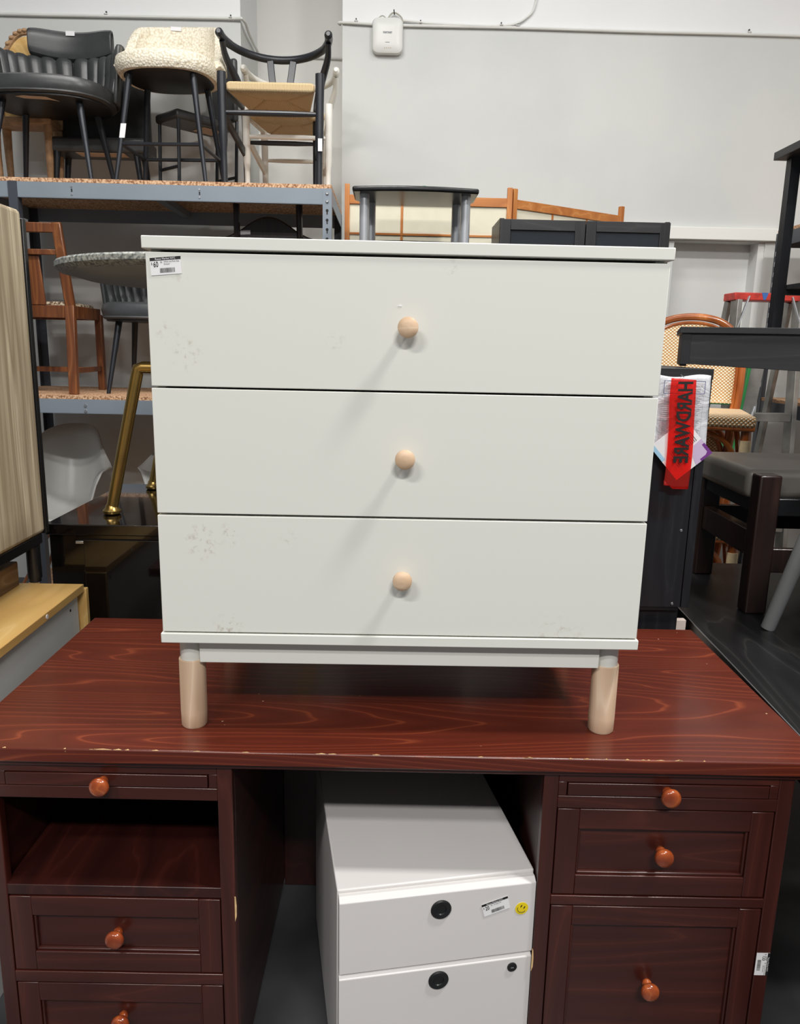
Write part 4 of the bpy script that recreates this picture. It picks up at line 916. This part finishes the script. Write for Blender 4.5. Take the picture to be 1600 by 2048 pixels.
# black table on the right with the stool
bt = thing('black_table', 'black stained wooden table right of the desk carrying the dark stool', 'table', (1.2, 0.65, 0), math.radians(-2.9))
M_ = Matrix.LocRotScale(bt.location, bt.rotation_euler, (1, 1, 1)).inverted()
def bl(x, y, z): return M_ @ Vector((x, y, z))
p0 = bl(0.822, 0.75, 0); xl = p0.x
box('table_top', 'black_table', bt, xl, 0.75, -1.05, 0.655, 0.712, 0.74, bev=0.002)
box('edge_strip', 'zinc', bt, xl-0.0006, xl+0.002, -1.05, 0.655, 0.7385, 0.7404, bev=0)
for x in (xl+0.03, 0.70):
    for y in (-1.0, 0.6): box('leg', 'black_satin', bt, x, x+0.06, y-0.03, y+0.03, 0, 0.66, bev=0.002)
for y in (-1.02, 0.62): box('apron', 'black_satin', bt, xl+0.05, 0.72, y-0.01, y+0.01, 0.63, 0.712, bev=0.001)
for x in (xl+0.02, 0.73): box('apron', 'black_satin', bt, x, x+0.02, -1.0, 0.6, 0.63, 0.712, bev=0.001)
sl = thing('footstool', 'square dark wood stool with grey vinyl seat standing on the black table', 'stool', (1.02, 0.77, 0.74), math.radians(-1.0))
LW = 0.062
for x in (0, 0.40):
    for y in (0, 0.395):
        MB().box(x-0.022, x+LW-0.022, y-0.005, y+LW-0.012, 0, 0.402 if y == 0 else 0.36).make('leg', 'brown_dark', sl, 0.006, 3, world=False)
for x in (-0.014, 0.39): MB().box(x, x+0.035, 0.05, 0.39, 0.16, 0.235).make('side_stretcher', 'brown_dark', sl, 0.003, world=False)
MB().box(0.04, 0.38, 0.405, 0.435, 0.16, 0.235).make('rear_stretcher', 'brown_dark', sl, 0.003, world=False)
MB().box(0.04, 0.38, 0.01, 0.035, 0.12, 0.19).make('front_stretcher', 'brown_dark', sl, 0.003, world=False)
for x in (-0.014, 0.385): MB().box(x, x+0.035, 0.05, 0.39, 0.29, 0.335).make('seat_rail', 'black_satin', sl, 0.003, world=False)
MB().box(0.04, 0.38, 0.01, 0.04, 0.285, 0.335).make('seat_rail', 'black_satin', sl, 0.003, world=False)
MB().box(0.04, 0.38, 0.40, 0.43, 0.29, 0.335).make('seat_rail', 'black_satin', sl, 0.003, world=False)
MB().box(-0.032, 0.445, 0.048, 0.455, 0.325, 0.410).make('seat_cushion', 'seat_grey', sl, 0.022, 4, world=False)
gs = thing('grey_stool', 'grey stool with round splayed legs at the right edge before the dark stool', 'stool', (1.20, 0.50, 0.742))
for x, y in ((-0.19, 0.15), (0.19, 0.15), (-0.19, -0.15), (0.19, -0.15)):
    MB().tube([(x, y, 0), (x*0.52, y*0.6, 0.44)], [0.0185, 0.023], 18).make('leg', 'grey_paint', gs, world=False)
MB().lathe([(0.15, 0.43), (0.165, 0.435), (0.17, 0.45), (0.16, 0.465), (0, 0.468)], 36).make('seat', 'grey_paint', gs, world=False)

# dark console top resting on the cabinet
dc = thing('dark_console', 'dark grey brown console table end jutting in at the right above the hardware bag', 'table', (0.741, 0.778, 1.43), math.radians(-19))
box('table_top', 'black_wood', dc, 0.0, 1.0, 0.0, 0.50, 0.090, 0.106, bev=0.001)
MB().prism([(0.006, 0.09), (0.006, 0.0085), (0.05, 0.0085), (0.06, 0.0075), (0.98, -0.03), (0.98, 0.09)], 0.008, 0.024, 'xz').make('front_apron', 'black_wood', dc, 0.001, world=False)
box('end_apron', 'black_wood_v', dc, 0.008, 0.024, 0.024, 0.48, 0.003, 0.09, bev=0.001)
box('corner_stile', 'black_wood_v', dc, 0.006, 0.030, 0.0065, 0.008, 0.0085, 0.09, bev=0.0005)
box('end_leg', 'black_wood_v', dc, 0.86, 0.92, 0.04, 0.46, -0.688, 0.09, bev=0.002)
et = thing('shelf_frame', 'black metal shelf frame standing on the dark console at the right edge', 'shelf', (1.2, 0.97, 1.536))
for x in (1.125, 1.55):
    for y in (0.83, 1.07): MB().box(x, x+0.03, y, y+0.03, 1.536, 2.03).make('post', 'black_wood_v', et, 0.001)
for z0, z1 in ((1.645, 1.672),):
    for y in (0.83, 1.07): MB().box(1.155, 1.55, y+0.002, y+0.026, z0, z1).make('cross_bar', 'black_wood', et, 0.001)
    MB().box(1.155, 1.55, 0.856, 1.072, z1-0.012, z1+0.002).make('shelf', 'black_wood', et, 0.001)
MB().box(1.095, 1.60, 0.80, 1.12, 2.03, 2.052).make('top_shelf', 'black_wood', et, 0.001)

# ------------------------------------------------------------------ rattan chairs, crate, ladder
cr_ = thing('wooden_crate', 'orange wooden crate on the floor under the stacked rattan chairs', 'crate', (1.25, 1.88, 0))
for i in range(4):
    z = 0.01+0.083*i
    for y in (1.58, 2.18): MB().box(0.92, 1.60, y, y+0.014, z, z+0.072).make('slat', 'crate', cr_, 0.001)
    for x in (0.92, 1.586): MB().box(x, x+0.014, 1.594, 2.18, z, z+0.072).make('slat', 'crate', cr_, 0.001)
for i in range(6): MB().box(0.92, 1.60, 1.58+0.102*i, 1.675+0.102*i, 0.331, 0.345).make('slat', 'crate', cr_, 0.001)
def rattan(label, loc, rz):
    t = thing('bistro_chair', label, 'chair', loc, rz, 'stacked rattan bistro chairs')
    for s in (-1, 1):
        f = MB().tube([(s*0.215, -0.19, 0), (s*0.205, -0.185, 0.40)], 0.019, 12).make('front_leg', 'rattan_pole', t, world=False)
        for z in (0.325, 0.20, 0.05): MB().tube([(s*0.207, -0.186, z-0.025), (s*0.206, -0.186, z+0.025)], 0.0215, 12).make('cane_wrap' if z > 0.3 else 'node_ring', 'wrap' if z > 0.3 else 'rattan_pole', f, world=False)
        MB().tube([(s*0.185, 0.20, 0), (s*0.19, 0.19, 0.40)], 0.017, 12).make('rear_leg', 'rattan_pole', t, world=False)
        MB().tube(bez([(s*0.205, -0.18, 0.18), (s*0.19, -0.06, 0.36), (s*0.19, 0.05, 0.375), (s*0.187, 0.19, 0.18)], 6), 0.011, 8).make('side_brace', 'rattan_pole', t, world=False)
        MB().tube([(s*0.21, -0.187, 0.13), (s*0.187, 0.195, 0.13)], 0.012, 8).make('side_stretcher', 'rattan_pole', t, world=False)
    for y, x in ((-0.187, 0.205), (0.195, 0.187)):
        MB().tube(bez([(-x, y, 0.16), (-x*0.7, y, 0.33), (0, y, 0.385), (x*0.7, y, 0.33), (x, y, 0.16)], 6), 0.011, 8).make('arch_brace', 'rattan_pole', t, world=False)
        MB().tube([(-x, y, 0.13), (x, y, 0.13)], 0.012, 8).make('stretcher', 'rattan_pole', t, world=False)
    MB().box(-0.235, 0.235, -0.215, 0.215, 0.395, 0.445).make('seat', 'weave', t, 0.014, 3, world=False)
    MB().tube([(x, y, 0.397) for x, y in [(-0.225, -0.205), (0.225, -0.205), (0.225, 0.205), (-0.225, 0.205)]], 0.011, 8, closed=True).make('seat_ring', 'rattan_pole', t, world=False)
    hp = bez([(-0.20, 0.19, 0.36), (-0.215, 0.215, 0.55), (-0.205, 0.235, 0.70), (-0.13, 0.25, 0.80), (0, 0.255, 0.83), (0.13, 0.25, 0.80), (0.205, 0.235, 0.70), (0.215, 0.215, 0.55), (0.20, 0.19, 0.36)], 6)
    MB().tube(hp, 0.0155, 12).make('back_hoop', 'rattan_pole', t, world=False)
    hp2 = [((x)*0.90, y-0.004, 0.36+(z-0.36)*0.945) for x, y, z in hp]
    MB().tube(hp2, 0.008, 8).make('inner_hoop', 'rattan_pole', t, world=False)
    n = len(hp2); half = n//2
    def pan(u, v):
        a = hp2[int(round(v*half))]; b = hp2[n-1-int(round(v*half))]; q = Vector(a).lerp(Vector(b), u); 
        if q.z < 0.47: q.z = 0.47
        return (q.x, q.y+0.0, q.z)
    MB().grid(pan, 9, half+1).make('back_panel', 'weave', t, solid=0.006, world=False)
    return t
rattan('woven rattan bistro chair at the bottom of the stack seen through the dark stool', (1.205, 1.87, 0.345), -0.3)
ra = rattan('woven rattan bistro chair on top of the stack behind the black cabinet', (1.205, 1.87, 0.791), -0.3)
quad('paper_label', 'paper', ra, (-0.225, 0.205, 0.70), (0.5, 0, 0.8), (-0.8, 0, 0.5), 0.05, 0.045, (0, -1, 0), 0.001)

ld = thing('step_ladder', 'paint spattered aluminium step ladder with worn red cap behind the console', 'ladder', (1.9, 2.95, 0))
LT = 1.735
MB().box(1.715, 2.075, 2.72, 2.86, LT, LT+0.038).make('top_cap', 'red_paint', ld, 0.004)
MB().prism([(1.85, LT+0.0385), (1.885, LT+0.0385), (1.873, LT+0.003), (1.862, LT+0.003)], 2.7185, 2.7195, 'xz').make('tape_patch', 'blue_tape', ld)
for s_, x in ((-1, 1.735), (1, 2.055)):
    MB().beam((x, 2.74, LT), (x+s_*0.03, 2.62, 0), 0.024, 0.085, up=(0, 1, 0.2)).make('front_rail', 'alu', ld, 0.002)
    MB().beam((x, 2.84, LT), (x+s_*0.03, 3.22, 0), 0.022, 0.05, up=(0, 1, -0.2)).make('rear_rail', 'alu', ld, 0.002)
    MB().beam((x-s_*0.05, 2.712, LT+0.02), (x+s_*0.012, 2.69, LT-0.16), 0.006, 0.016, up=(0, 1, 0)).make('hinge_bar', 'silver', ld, 0.001)
for i in range(1, 6):
    k = i/6; z = LT*(1-k); y = 2.74-0.12*k; e = 0.03*k
    MB().box(1.747-e, 2.043+e, y-0.035, y+0.035, z-0.03, z+0.012).make('step', 'alu', ld, 0.002)
MB().beam((1.75, 2.89, LT-0.25), (2.04, 2.89, LT-0.25), 0.015, 0.03).make('rear_brace', 'alu', ld, 0.001)
gl = thing('stepladder', 'aluminium stepladder with green edges and rungs behind the rattan chairs', 'ladder', (1.6, 2.45, 0))
MB().beam((1.58, 2.42, 0.0), (1.775, 2.50, 1.56), 0.075, 0.024, up=(0, 1, 0)).make('rail', 'alu', gl, 0.002)
MB().beam((1.545, 2.412, 0.0), (1.737, 2.492, 1.56), 0.014, 0.034, up=(0, 1, 0)).make('rail_edge', 'green_paint', gl, 0.002)
MB().beam((1.26, 2.62, 0.0), (1.46, 2.62, 1.56), 0.05, 0.024, up=(0, 1, 0)).make('rail', 'alu', gl, 0.002)
for z in (0.32, 0.68, 1.03, 1.24): k = z/1.56; MB().beam((1.27+0.2*k, 2.605, z), (1.55+0.195*k, 2.47+0.05*k, z), 0.05, 0.04).make('rung', 'green_paint', gl, 0.002)
MB().beam((1.745, 2.43, 1.22), (1.655, 2.40, 0.92), 0.008, 0.014, up=(0, 1, 0)).make('brace_bar', 'silver', gl, 0.001)
